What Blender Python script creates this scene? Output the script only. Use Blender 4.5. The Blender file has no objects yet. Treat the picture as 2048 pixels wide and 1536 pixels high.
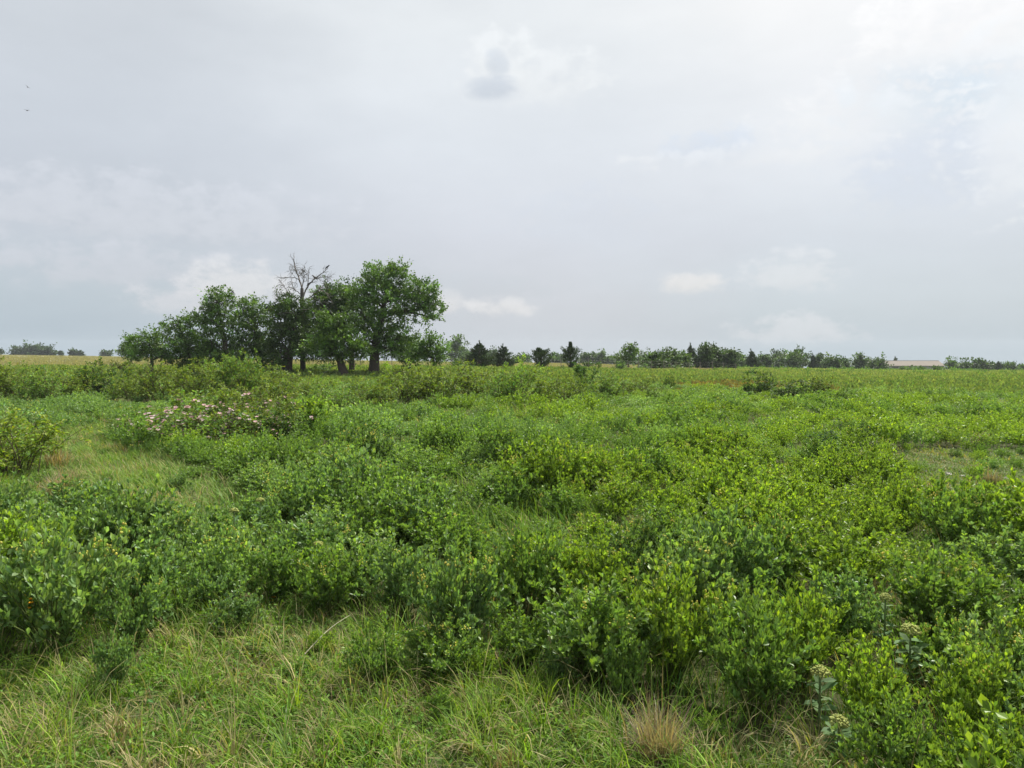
import bpy, math, random
import numpy as np
from mathutils import Vector

rng = np.random.default_rng(11)
random.seed(11)
scene = bpy.context.scene
COL = scene.collection

# ------------------------------------------------------------------ camera model
F, CX, CY, HOR, EYE = 1479.0, 1024.0, 768.0, 705.0, 2.3      # photograph: 2048 x 1536
PITCH = math.atan((CY - HOR) / F)
CP, SP = math.cos(PITCH), math.sin(PITCH)


def ray(px, py):
    x, y, z = (px - CX) / F, 1.0, -(py - CY) / F
    return np.array([x, y * CP + z * SP, -y * SP + z * CP])


def at(px, py, d):
    """World point seen at (px, py) of the photograph, d metres ahead."""
    r = ray(px, py)
    return np.array([0, 0, EYE]) + r * (d / r[1])


# ------------------------------------------------------------------ terrain
_U = np.array([0, 700, 1100, 1500, 1820, 2048.0])
_AZ = np.concatenate([[-math.pi, -1.6], np.arctan((_U - CX) / F), [1.6, math.pi]])
_D = np.array([0.5, 20, 40, 60, 100, 160, 260, 500, 900, 3000.0])
_T = np.array([  # below eye level, per distance knot, for the six columns
    [-2.30, -2.30, -2.30, -2.30, -2.30, -2.30],
    [-2.30, -2.30, -2.30, -2.30, -2.30, -2.30],
    [-2.00, -2.05, -2.10, -2.28, -2.31, -2.32],
    [-1.60, -1.57, -1.72, -2.30, -2.43, -2.45],
    [-1.42, -1.75, -2.05, -2.68, -2.95, -3.00],
    [-1.22, -2.00, -2.60, -3.45, -4.00, -4.10],
    [-1.00, -2.90, -3.75, -5.35, -6.05, -6.20],
    [-1.30, -5.70, -7.20, -11.6, -13.2, -13.5],
    [-5.00, -12.5, -16.5, -21.0, -24.0, -25.0],
    [-28.0, -48.0, -60.0, -75.0, -84.0, -86.0]])
_T = np.hstack([_T.mean(1, keepdims=True), _T[:, :1], _T, _T[:, -1:], _T.mean(1, keepdims=True)])


def terrain(x, y):
    x = np.asarray(x, float); y = np.asarray(y, float)
    az = np.arctan2(x, y); r = np.maximum(np.hypot(x, y), 0.6)
    # distance ahead governs the profile in front, plain radius elsewhere
    d = np.where(y > 0, np.maximum(y, r * 0.45), r)
    d = np.clip(d, 0.6, 2990)
    ks = np.stack([np.interp(az, _AZ, _T[k]) for k in range(len(_D))])
    ld, lk = np.log(d), np.log(_D)
    i = np.clip(np.searchsorted(lk, ld) - 1, 0, len(lk) - 2)
    t = (ld - lk[i]) / (lk[i + 1] - lk[i])
    a = np.take_along_axis(ks, i[None, ...], 0)[0]
    b = np.take_along_axis(ks, (i + 1)[None, ...], 0)[0]
    z = EYE + a + (b - a) * t
    w = np.clip(r / 6, 0, 1)
    z = z + w * 0.05 * (np.sin(x * 0.9 + 1.3 * np.sin(y * 0.5)) + np.sin(y * 0.8 + 1.7 * np.sin(x * 0.43)))
    return z


def ground(px, py):
    """Where the sight line through (px, py) meets the ground."""
    r = ray(px, py)
    d = np.geomspace(2.0, 420, 3000)
    P = np.array([0, 0, EYE])[None] + r[None] * (d / r[1])[:, None]
    hit = np.nonzero(P[:, 2] <= terrain(P[:, 0], P[:, 1]))[0]
    k = hit[0] if len(hit) else 2999
    p = P[k].copy(); p[2] = terrain(p[0], p[1])
    return p


def on_ground(px, d):
    x = (px - CX) / F * d / CP
    for _ in range(3):
        z = float(terrain(x, d))
        x = (px - CX) / F * (d * CP + (EYE - z) * SP)
    return np.array([x, d, z])


# ------------------------------------------------------------------ small maths
def unit(v):
    return v / np.maximum(np.linalg.norm(v, axis=-1, keepdims=True), 1e-9)


def rdir(n):
    return unit(rng.normal(size=(n, 3)))


def lin(c):
    c = np.asarray(c, float) / 255.0
    return np.where(c <= 0.04045, c / 12.92, ((c + 0.055) / 1.055) ** 2.4)


# ------------------------------------------------------------------ mesh accumulation
class Geo:
    def __init__(self):
        self.v, self.c, self.q, self.t, self.n = [], [], [], [], 0

    def add(self, v, c, quads=None, tris=None):
        v = np.asarray(v, float).reshape(-1, 3)
        c = np.asarray(c, float)
        if c.ndim == 1:
            c = np.tile(c, (len(v), 1))
        self.v.append(v); self.c.append(c)
        if quads is not None and len(quads): self.q.append(np.asarray(quads) + self.n)
        if tris is not None and len(tris): self.t.append(np.asarray(tris) + self.n)
        self.n += len(v)

    def arrays(self):
        z = lambda L, k: np.concatenate(L) if L else np.zeros((0, k), int)
        return np.concatenate(self.v), np.concatenate(self.c), z(self.q, 4), z(self.t, 3)

    def add_copy(self, arr, mat3, loc, tint):
        v, c, q, t = arr
        self.add(v @ mat3.T + loc, np.clip(c * tint, 0, 1), q, t)

    def mesh(self, name, smooth=False):
        v, c, q, t = self.arrays()
        me = bpy.data.meshes.new(name)
        me.vertices.add(len(v)); me.vertices.foreach_set('co', v.astype('f4').ravel())
        nl = q.size + t.size
        me.loops.add(nl)
        me.loops.foreach_set('vertex_index', np.concatenate([q.ravel(), t.ravel()]).astype('i4'))
        me.polygons.add(len(q) + len(t))
        st = np.concatenate([np.arange(len(q)) * 4, q.size + np.arange(len(t)) * 3]).astype('i4')
        me.polygons.foreach_set('loop_start', st)
        me.update(calc_edges=True)
        me.polygons.foreach_set('use_smooth', np.full(len(q) + len(t), smooth))
        ca = me.color_attributes.new('Col', 'FLOAT_COLOR', 'POINT')
        ca.data.foreach_set('color', np.hstack([c, np.ones((len(c), 1))]).astype('f4').ravel())
        me.validate()
        return me

    def build(self, name, mat, parent=None, smooth=False, color=None):
        return link(self.mesh(name, smooth), name, mat, parent, color)


def link(me, name, mat=None, parent=None, color=None):
    if mat is not None and not me.materials: me.materials.append(mat)
    o = bpy.data.objects.new(name, me); COL.objects.link(o)
    if parent is not None: o.parent = parent
    if color is not None: o.color = (*color, 1)
    return o


def tag(o, label=None, cat=None, group=None, kind=None):
    if label: o['label'] = label
    if cat: o['category'] = cat
    if group: o['group'] = group
    if kind: o['kind'] = kind
    return o


def thing(name, label, cat, loc, group=None, rz=0.0, scale=(1, 1, 1)):
    o = bpy.data.objects.new(name, None); COL.objects.link(o)
    o.location = tuple(float(a) for a in loc); o.rotation_euler = (0, 0, rz); o.scale = scale
    o.empty_display_size = 0.2
    return tag(o, label, cat, group)


# ------------------------------------------------------------------ shapes
def tube(g, pts, rad, col, sides=6):
    pts = np.asarray(pts, float); rad = np.asarray(rad, float)
    n = len(pts)
    tg = unit(np.gradient(pts, axis=0))
    ref = np.where(np.abs(tg[:, 2:3]) > 0.9, [[1.0, 0, 0]], [[0, 0, 1.0]])
    a = unit(np.cross(tg, ref)); b = np.cross(tg, a)
    th = np.linspace(0, 2 * math.pi, sides, endpoint=False)
    ring = a[:, None] * np.cos(th)[None, :, None] + b[:, None] * np.sin(th)[None, :, None]
    v = pts[:, None] + ring * rad[:, None, None]
    i = np.arange(n - 1)[:, None] * sides; j = np.arange(sides)[None]; k = (j + 1) % sides
    q = np.stack([i + j, i + k, i + sides + k, i + sides + j], -1).reshape(-1, 4)
    tip = np.array([pts[-1] + tg[-1] * rad[-1]])
    v = np.concatenate([v.reshape(-1, 3), tip])
    e = (n - 1) * sides
    t = np.stack([e + j[0], e + k[0], np.full(sides, n * sides)], -1)
    g.add(v, col, q, t)


def frames(d, nrm):
    d = unit(d); s = unit(np.cross(d, nrm)); n = np.cross(s, d)
    return d, s, n


def leaves(g, p, d, nrm, L, W, col, full=False, fold=0.25):
    """One leaf blade per row: p its base, d where it points, nrm the way its face looks."""
    d, s, n = frames(d, nrm)
    N = len(p); L = np.broadcast_to(L, N)[:, None]; W = np.broadcast_to(W, N)[:, None] / 2
    if full:
        tp = [(0, 0, 0), (.30, .75, fold), (.30, 0, 0), (.30, -.75, fold), (.70, .95, fold), (.70, 0, -.05), (.70, -.95, fold), (1, 0, -.25)]
        v = np.stack([p + d * L * a + s * W * b + n * W * c for a, b, c in tp], 1)
        k = np.arange(N)[:, None] * 8
        q = np.concatenate([k + [2, 5, 4, 1], k + [2, 3, 6, 5]])
        t = np.concatenate([k + [0, 2, 1], k + [0, 3, 2], k + [5, 7, 4], k + [5, 6, 7]])
        g.add(v.reshape(-1, 3), np.repeat(col, 8, 0), q, t)
    else:
        v = np.stack([p, p + d * L * .55 + s * W + n * W * fold, p + d * L, p + d * L * .55 - s * W + n * W * fold], 1)
        k = np.arange(N)[:, None] * 4
        g.add(v.reshape(-1, 3), np.repeat(col, 4, 0), k + [0, 1, 2, 3])


def blades(g, p, h, az, bend, w, col, seg=4):
    """Arching grass blades: p base, h length, az the way they lean, bend how far they curl over."""
    N = len(p)
    out = np.stack([np.cos(az), np.sin(az), np.zeros(N)], 1)
    side = np.stack([-np.sin(az), np.cos(az), np.zeros(N)], 1)
    pts, th = [p], rng.uniform(0.02, 0.25, N)
    cur = p.copy()
    for k in range(seg):
        th2 = th + bend * ((k + 1) / seg) ** 1.4
        cur = cur + (out * np.sin(th2)[:, None] + np.array([0, 0, 1.0]) * np.cos(th2)[:, None]) * (h / seg)[:, None]
        pts.append(cur)
    wk = np.array([0.8, 1.0, 0.8, 0.5, 0.08]) if seg == 4 else np.array([0.9, 0.8, 0.08])
    tw = rng.normal(0, .5, N)
    side = side * np.cos(tw)[:, None] + out * np.sin(tw)[:, None]
    v = np.stack([np.stack([pts[k] - side * (w * wk[k] / 2)[:, None], pts[k] + side * (w * wk[k] / 2)[:, None]], 1)
                  for k in range(seg + 1)], 1)          # N, seg+1, 2, 3
    b = np.arange(N)[:, None] * (2 * (seg + 1))
    q = np.concatenate([b + [2 * k, 2 * k + 1, 2 * k + 3, 2 * k + 2] for k in range(seg)])
    g.add(v.reshape(-1, 3), np.repeat(col, 2 * (seg + 1), 0), q)


_ico_v = None


def balls(g, p, r, col):
    """Little eight-sided lumps (buds, pods, seeds)."""
    N = len(p); r = np.broadcast_to(r, N)
    th = np.linspace(0, 2 * math.pi, 6, endpoint=False)
    u = [(0, 0, -1)] + [(math.cos(a) * .87, math.sin(a) * .87, -.4) for a in th] + \
        [(math.cos(a + .5) * .87, math.sin(a + .5) * .87, .4) for a in th] + [(0, 0, 1)]
    u = np.array(u)
    v = p[:, None] + u[None] * r[:, None, None]
    q, t = [], []
    for i in range(6):
        j = (i + 1) % 6
        t += [(0, 1 + j, 1 + i), (13, 7 + i, 7 + j)]
        q += [(1 + i, 1 + j, 7 + j, 7 + i)]
    k = np.arange(N)[:, None, None] * 14
    g.add(v.reshape(-1, 3), np.repeat(np.broadcast_to(col, (N, 3)), 14, 0), (k + np.array(q)[None]).reshape(-1, 4), (k + np.array(t)[None]).reshape(-1, 3))


def ellipsoid(g, c, ax, col, rot=None, nu=12, nv=8):
    th = np.linspace(0, 2 * math.pi, nu, endpoint=False); ph = np.linspace(-math.pi / 2 + .02, math.pi / 2 - .02, nv)
    v = np.stack([np.cos(ph)[:, None] * np.cos(th), np.cos(ph)[:, None] * np.sin(th), np.sin(ph)[:, None] + 0 * th], -1).reshape(-1, 3) * np.asarray(ax)
    if rot is not None: v = v @ rot.T
    q = [(i * nu + j, i * nu + (j + 1) % nu, (i + 1) * nu + (j + 1) % nu, (i + 1) * nu + j) for i in range(nv - 1) for j in range(nu)]
    g.add(v + c, col, q)


# ------------------------------------------------------------------ materials
def new_mat(name):
    m = bpy.data.materials.new(name); m.use_nodes = True
    nt = m.node_tree; nt.nodes.clear()
    return m, nt, nt.nodes.new('ShaderNodeOutputMaterial')


def N(nt, kind, **kw):
    n = nt.nodes.new(kind)
    for k, v in kw.items():
        if k.startswith('i_'):
            key = k[2:]; key = int(key) if key.isdigit() else key
            n.inputs[key].default_value = v
        else: setattr(n, k, v)
    return n


def leaf_mat(name, trans=0.40, rough=0.48, spec=0.5, warm=(1.10, 1.16, 0.42)):
    m, nt, out = new_mat(name); L = nt.links.new
    a = N(nt, 'ShaderNodeAttribute', attribute_name='Col')
    oi = N(nt, 'ShaderNodeObjectInfo')
    mx = N(nt, 'ShaderNodeMix', data_type='RGBA', blend_type='MULTIPLY'); mx.inputs[0].default_value = 1
    L(a.outputs['Color'], mx.inputs[6]); L(oi.outputs['Color'], mx.inputs[7])
    p = N(nt, 'ShaderNodeBsdfPrincipled'); p.inputs['Roughness'].default_value = rough
    p.inputs['Specular IOR Level'].default_value = spec
    L(mx.outputs[2], p.inputs['Base Color'])
    t = N(nt, 'ShaderNodeBsdfTranslucent')
    mw = N(nt, 'ShaderNodeMix', data_type='RGBA', blend_type='MULTIPLY'); mw.inputs[0].default_value = 1
    mw.inputs[7].default_value = (*warm, 1)
    L(mx.outputs[2], mw.inputs[6]); L(mw.outputs[2], t.inputs['Color'])
    s = N(nt, 'ShaderNodeMixShader'); s.inputs[0].default_value = trans
    L(p.outputs[0], s.inputs[1]); L(t.outputs[0], s.inputs[2]); L(s.outputs[0], out.inputs[0])
    return m


def bark_mat(name, scale=18.0):
    m, nt, out = new_mat(name); L = nt.links.new
    a = N(nt, 'ShaderNodeAttribute', attribute_name='Col')
    tc = N(nt, 'ShaderNodeTexCoord')
    mp = N(nt, 'ShaderNodeMapping'); mp.inputs['Scale'].default_value = (1, 1, .25)
    no = N(nt, 'ShaderNodeTexNoise'); no.inputs['Scale'].default_value = scale; no.inputs['Detail'].default_value = 4
    L(tc.outputs['Object'], mp.inputs[0]); L(mp.outputs[0], no.inputs['Vector'])
    mr = N(nt, 'ShaderNodeMapRange'); mr.inputs[3].default_value = .55; mr.inputs[4].default_value = 1.45
    L(no.outputs['Fac'], mr.inputs[0])
    vm = N(nt, 'ShaderNodeVectorMath', operation='SCALE'); L(a.outputs['Color'], vm.inputs[0]); L(mr.outputs[0], vm.inputs['Scale'])
    p = N(nt, 'ShaderNodeBsdfPrincipled'); p.inputs['Roughness'].default_value = .85; p.inputs['Specular IOR Level'].default_value = .2
    bp = N(nt, 'ShaderNodeBump'); bp.inputs['Strength'].default_value = .5; bp.inputs['Distance'].default_value = .02
    L(no.outputs['Fac'], bp.inputs['Height']); L(bp.outputs[0], p.inputs['Normal'])
    L(vm.outputs[0], p.inputs['Base Color']); L(p.outputs[0], out.inputs[0])
    return m


M_LEAF = leaf_mat('wild_indigo_leaf', trans=.40)
M_SHRUB = leaf_mat('shrub_leaf', trans=.38, rough=.6, spec=.2)
M_TREE = leaf_mat('tree_leaf', trans=.30, spec=.25)
M_CEDAR = leaf_mat('cedar_needles', trans=.12, rough=.6, spec=.2)
M_GRASS = leaf_mat('grass_blade', trans=.38, rough=.6, spec=.12)
M_PETAL = leaf_mat('petal', trans=.25, rough=.6, spec=.1, warm=(1.05, 1, .95))
M_BARK = bark_mat('bark')
M_STEM = bark_mat('green_stem', 60)


def ground_mat():
    m, nt, out = new_mat('meadow_soil'); L = nt.links.new
    a = N(nt, 'ShaderNodeAttribute', attribute_name='Col')
    tc = N(nt, 'ShaderNodeTexCoord')
    n1 = N(nt, 'ShaderNodeTexNoise'); n1.inputs['Scale'].default_value = 1.7; n1.inputs['Detail'].default_value = 8; n1.inputs['Roughness'].default_value = .65
    n2 = N(nt, 'ShaderNodeTexNoise'); n2.inputs['Scale'].default_value = .09; n2.inputs['Detail'].default_value = 5
    n3 = N(nt, 'ShaderNodeTexNoise'); n3.inputs['Scale'].default_value = 22; n3.inputs['Detail'].default_value = 6
    for n in (n1, n2, n3): L(tc.outputs['Object'], n.inputs['Vector'])
    add = N(nt, 'ShaderNodeMath', operation='ADD'); L(n1.outputs['Fac'], add.inputs[0]); L(n3.outputs['Fac'], add.inputs[1])
    add2 = N(nt, 'ShaderNodeMath', operation='ADD'); L(add.outputs[0], add2.inputs[0]); L(n2.outputs['Fac'], add2.inputs[1])
    mr = N(nt, 'ShaderNodeMapRange'); mr.inputs[1].default_value = .9; mr.inputs[2].default_value = 2.1; mr.inputs[3].default_value = .5; mr.inputs[4].default_value = 1.5
    L(add2.outputs[0], mr.inputs[0])
    vm = N(nt, 'ShaderNodeVectorMath', operation='SCALE'); L(a.outputs['Color'], vm.inputs[0]); L(mr.outputs[0], vm.inputs['Scale'])
    p = N(nt, 'ShaderNodeBsdfPrincipled'); p.inputs['Roughness'].default_value = .95; p.inputs['Specular IOR Level'].default_value = .1
    bp = N(nt, 'ShaderNodeBump'); bp.inputs['Strength'].default_value = .7; bp.inputs['Distance'].default_value = .05
    L(n3.outputs['Fac'], bp.inputs['Height']); L(bp.outputs[0], p.inputs['Normal'])
    L(vm.outputs[0], p.inputs['Base Color']); L(p.outputs[0], out.inputs[0])
    return m


def plain_mat(name, col, rough=.7, metal=0, noise=6.0, amt=.25):
    m, nt, out = new_mat(name); L = nt.links.new
    tc = N(nt, 'ShaderNodeTexCoord')
    no = N(nt, 'ShaderNodeTexNoise'); no.inputs['Scale'].default_value = noise; no.inputs['Detail'].default_value = 5
    L(tc.outputs['Object'], no.inputs['Vector'])
    mr = N(nt, 'ShaderNodeMapRange'); mr.inputs[3].default_value = 1 - amt; mr.inputs[4].default_value = 1 + amt
    L(no.outputs['Fac'], mr.inputs[0])
    c = N(nt, 'ShaderNodeRGB'); c.outputs[0].default_value = (*col, 1)
    vm = N(nt, 'ShaderNodeVectorMath', operation='SCALE'); L(c.outputs[0], vm.inputs[0]); L(mr.outputs[0], vm.inputs['Scale'])
    p = N(nt, 'ShaderNodeBsdfPrincipled'); p.inputs['Roughness'].default_value = rough; p.inputs['Metallic'].default_value = metal
    L(vm.outputs[0], p.inputs['Base Color']); L(p.outputs[0], out.inputs[0])
    return m


# leaf colours (albedo)
C_GREEN = np.array([.164, .272, .066])
C_BLUE = np.array([.150, .265, .110])
C_YEL = np.array([.235, .360, .050])
C_DARK = np.array([.075, .150, .036])
C_OLIVE = np.array([.165, .235, .046])
C_TREE = np.array([.098, .172, .042])
C_CEDAR = np.array([.050, .078, .034])
C_TAN = np.array([.36, .29, .14])
C_BARK = np.array([.075, .060, .048])


def vary(c, n, v=.22, hue=.07):
    k = np.exp(rng.normal(0, v, (n, 1)))
    h = 1 + rng.normal(0, hue, (n, 1)) * np.array([[1.0, .15, -.6]])
    return np.clip(np.asarray(c) * k * h, .004, .9)


# ------------------------------------------------------------------ regions on the ground
def poly(pts): return np.array([ground(a, b)[:2] for a, b in pts])


def inside(P, x, y):
    x = np.asarray(x); y = np.asarray(y); r = np.zeros(x.shape, bool)
    for i in range(len(P)):
        x1, y1 = P[i]; x2, y2 = P[i - 1]
        c = ((y1 > y) != (y2 > y)) & (x < (x2 - x1) * (y - y1) / (y2 - y1 + 1e-12) + x1)
        r ^= c
    return r


R_FRONT = poly([(-500, 1350), (60, 1350), (290, 1330), (330, 1240), (600, 1215), (800, 1270), (840, 1370), (1000, 1385), (1130, 1330),
                (1210, 1440), (1420, 1500), (1700, 1500), (1800, 1560), (1800, 2600), (-2000, 2600)])
R_PATH = poly([(-300, 890), (60, 880), (160, 862), (235, 846), (250, 905), (330, 915), (440, 960), (545, 1005), (530, 1040), (430, 1080), (330, 1092), (230, 1088), (120, 1080), (-300, 1095)])
R_BARE = poly([(1690, 905), (1830, 897), (2400, 893), (2700, 1085), (2030, 1080), (1880, 1040), (1760, 950)])
R_BROWN = poly([(1330, 768), (1480, 764), (1660, 772), (1680, 784), (1500, 786), (1340, 784)])


def openness(x, y):
    return inside(R_FRONT, x, y) | inside(R_PATH, x, y) | inside(R_BARE, x, y)


def fence_y(x):         # the dry hay field starts beyond this line
    return 95 + .33 * np.asarray(x, float)


# ------------------------------------------------------------------ the ground
def build_ground():
    rr = np.concatenate([[0.0], np.geomspace(.8, 1300, 190)])
    na = 300
    th = np.linspace(-math.pi, math.pi, na, endpoint=False)
    R, TH = np.meshgrid(rr[1:], th, indexing='ij')
    x = R * np.sin(TH); y = R * np.cos(TH); z = terrain(x, y)
    V = np.concatenate([[[0, 0, float(terrain(0.0, .1))]], np.stack([x, y, z], -1).reshape(-1, 3)])
    n = len(rr) - 1
    i = np.arange(n - 1)[:, None] * na + 1; j = np.arange(na)[None]; k = (j + 1) % na
    q = np.stack([i + j, i + na + j, i + na + k, i + k], -1).reshape(-1, 4)
    t = np.stack([np.zeros(na, int), 1 + np.arange(na), 1 + (np.arange(na) + 1) % na], -1)
    X, Y = V[:, 0], V[:, 1]
    d = np.hypot(X, Y)
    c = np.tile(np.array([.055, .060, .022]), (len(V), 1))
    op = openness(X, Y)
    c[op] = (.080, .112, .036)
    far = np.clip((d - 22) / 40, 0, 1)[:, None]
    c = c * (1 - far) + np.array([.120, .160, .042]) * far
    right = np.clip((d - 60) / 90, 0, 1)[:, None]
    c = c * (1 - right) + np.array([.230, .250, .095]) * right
    tan = (Y > fence_y(X)) & (X < 30 + (Y - 108) * .268)
    c[tan] = (.270, .255, .150)
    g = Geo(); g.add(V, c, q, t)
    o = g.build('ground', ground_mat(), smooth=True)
    tag(o, 'gently rolling meadow ground under the plants', kind='structure')


build_ground()

# ------------------------------------------------------------------ wild indigo bushes (templates about 1 m wide)
def indigo_template(R, H, stems, full, leaf, dens, yel=.10, col=C_GREEN, twig=True):
    g, s = Geo(), Geo()
    P, D, Cn = [], [], []
    for k in range(stems):
        phi = rng.uniform(0, 2 * math.pi); u = math.sqrt(rng.uniform(.0, 1))
        o = np.array([math.cos(phi), math.sin(phi), 0])
        hh = H * (math.sqrt(max(0, 1 - (u * .93) ** 2)) * .80 + .22) * rng.uniform(.82, 1.1)
        t = np.linspace(0, 1, 7)
        path = o[None] * (R * u * (.12 + .88 * t ** 1.25))[:, None] + np.array([0, 0, hh])[None] * (t ** .85)[:, None]
        path += np.cumsum(rng.normal(0, .008, (7, 3)), 0) * [[1, 1, .2]]
        if twig: tube(s, path, np.linspace(.0055, .0022, 7), [.10, .13, .035], 4)
        segs = [(path[1:], .9)]
        for b in range(4):
            tb = rng.uniform(.18, .9); i = tb * 6; a = path[int(i)] * (1 - i % 1) + path[min(6, int(i) + 1)] * (i % 1)
            bd = unit(o * .55 + rdir(1)[0] * .8 + np.array([0, 0, .75])); bl = H * rng.uniform(.16, .34)
            bp = a[None] + bd[None] * np.linspace(0, bl, 4)[:, None] + np.array([0, 0, 1.0]) * (np.linspace(0, 1, 4) ** 2 * bl * .25)[:, None]
            if twig: tube(s, bp, np.linspace(.003, .0014, 4), [.10, .13, .035], 3)
            segs.append((bp, 1))
        for sp, w in segs:
            m = max(2, int(dens * w * (len(sp))))
            tt = rng.uniform(.10 if w < 1 else .05, 1, m) * (len(sp) - 1)
            i = np.minimum(tt.astype(int), len(sp) - 2); f = (tt - i)[:, None]
            pos = sp[i] * (1 - f) + sp[i + 1] * f; dr = unit(sp[i + 1] - sp[i])
            for _ in range(3):
                P.append(pos); D.append(unit(dr * .65 + rdir(m) * .68 + [0, 0, .33]))
                Cn.append(pos[:, 2] / H)
    P = np.concatenate(P); D = np.concatenate(D); hgt = np.concatenate(Cn)
    n = len(P)
    nr = unit(np.stack([P[:, 0] / R, P[:, 1] / R, np.full(n, .9)], 1) + rdir(n) * .8)
    c = vary(col, n, .18)
    young = rng.uniform(0, 1, n) < yel * (0.3 + 1.4 * np.clip(hgt, 0, 1) ** 2)
    c[young] = vary(C_YEL * 1.08, young.sum(), .18, .05)
    L = leaf * rng.uniform(.7, 1.25, n)
    leaves(g, P, D, nr, L, L * rng.uniform(.42, .56, n), c, full)
    tips = P[(hgt > .72)]
    return g, s, tips


def blossom_geo(tips, n, col, r=.008, per=9):
    g = Geo()
    if len(tips) == 0: return g
    for k in range(n):
        c = tips[rng.integers(len(tips))] + [0, 0, .03]
        m = rng.integers(per - 3, per + 4)
        balls(g, c + rng.normal(0, 1, (m, 3)) * [.022, .022, .018], rng.uniform(.7, 1.2, m) * r, vary(col, m, .15, .06))
    return g


YELLOW = np.array([.64, .60, .13])
INDIGO = []
for k in range(7):
    full_g, stem_g, tips = indigo_template(rng.uniform(.44, .54), rng.uniform(.62, .76), [34, 40, 46, 38, 44, 36, 42][k], True, .050, 1.65, yel=[.06, .14, .20, .08, .12, .05, .16][k])
    bl = blossom_geo(tips, [6, 9, 7, 8, 12, 6, 9][k], YELLOW)
    INDIGO.append((full_g.mesh('wild_indigo_foliage'), stem_g.mesh('wild_indigo_stems', True), bl.mesh('wild_indigo_blossom', True)))
LOD = []
for k in range(6):
    g_, _, _ = indigo_template(.50, .68, [22, 24, 23, 25, 22, 24][k], False, .066, 1.0, yel=[.06, .16, .20, .08, .12, .10][k], twig=False)
    LOD.append(g_.arrays())
LOD_NEAR = []
for k in range(5):
    g_, _, _ = indigo_template(.50, .68, [36, 40, 38, 42, 37][k], False, .047, 1.25, yel=[.06, .16, .20, .08, .12][k], twig=False)
    LOD_NEAR.append(g_.arrays())
for a, b, c in INDIGO:
    a.materials.append(M_LEAF); b.materials.append(M_STEM); c.materials.append(M_PETAL)

TONES = {'mid': (1, 1, 1), 'blue': (1.06, 1.05, 1.5), 'yellow': (1.32, 1.20, .75), 'dark': (.80, .80, 1.0), 'pale': (1.38, 1.28, 1.9)}


def indigo(p, w, h, tone, label, group, blossoms, var=None):
    k = int(rng.integers(len(INDIGO))) if var is None else var
    j = rng.uniform(.92, 1.08)
    t = np.array(TONES[tone]) * j
    r = thing('wild_indigo_bush', label, 'bush', p - [0, 0, .02], group, rng.uniform(0, 6.28), (w / 1.0, w / 1.0 * rng.uniform(.9, 1.1), h / .72))
    link(INDIGO[k][0], 'foliage', None, r, t)
    link(INDIGO[k][1], 'stems', None, r)
    if blossoms: link(INDIGO[k][2], 'blossom', None, r)
    return r


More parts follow.
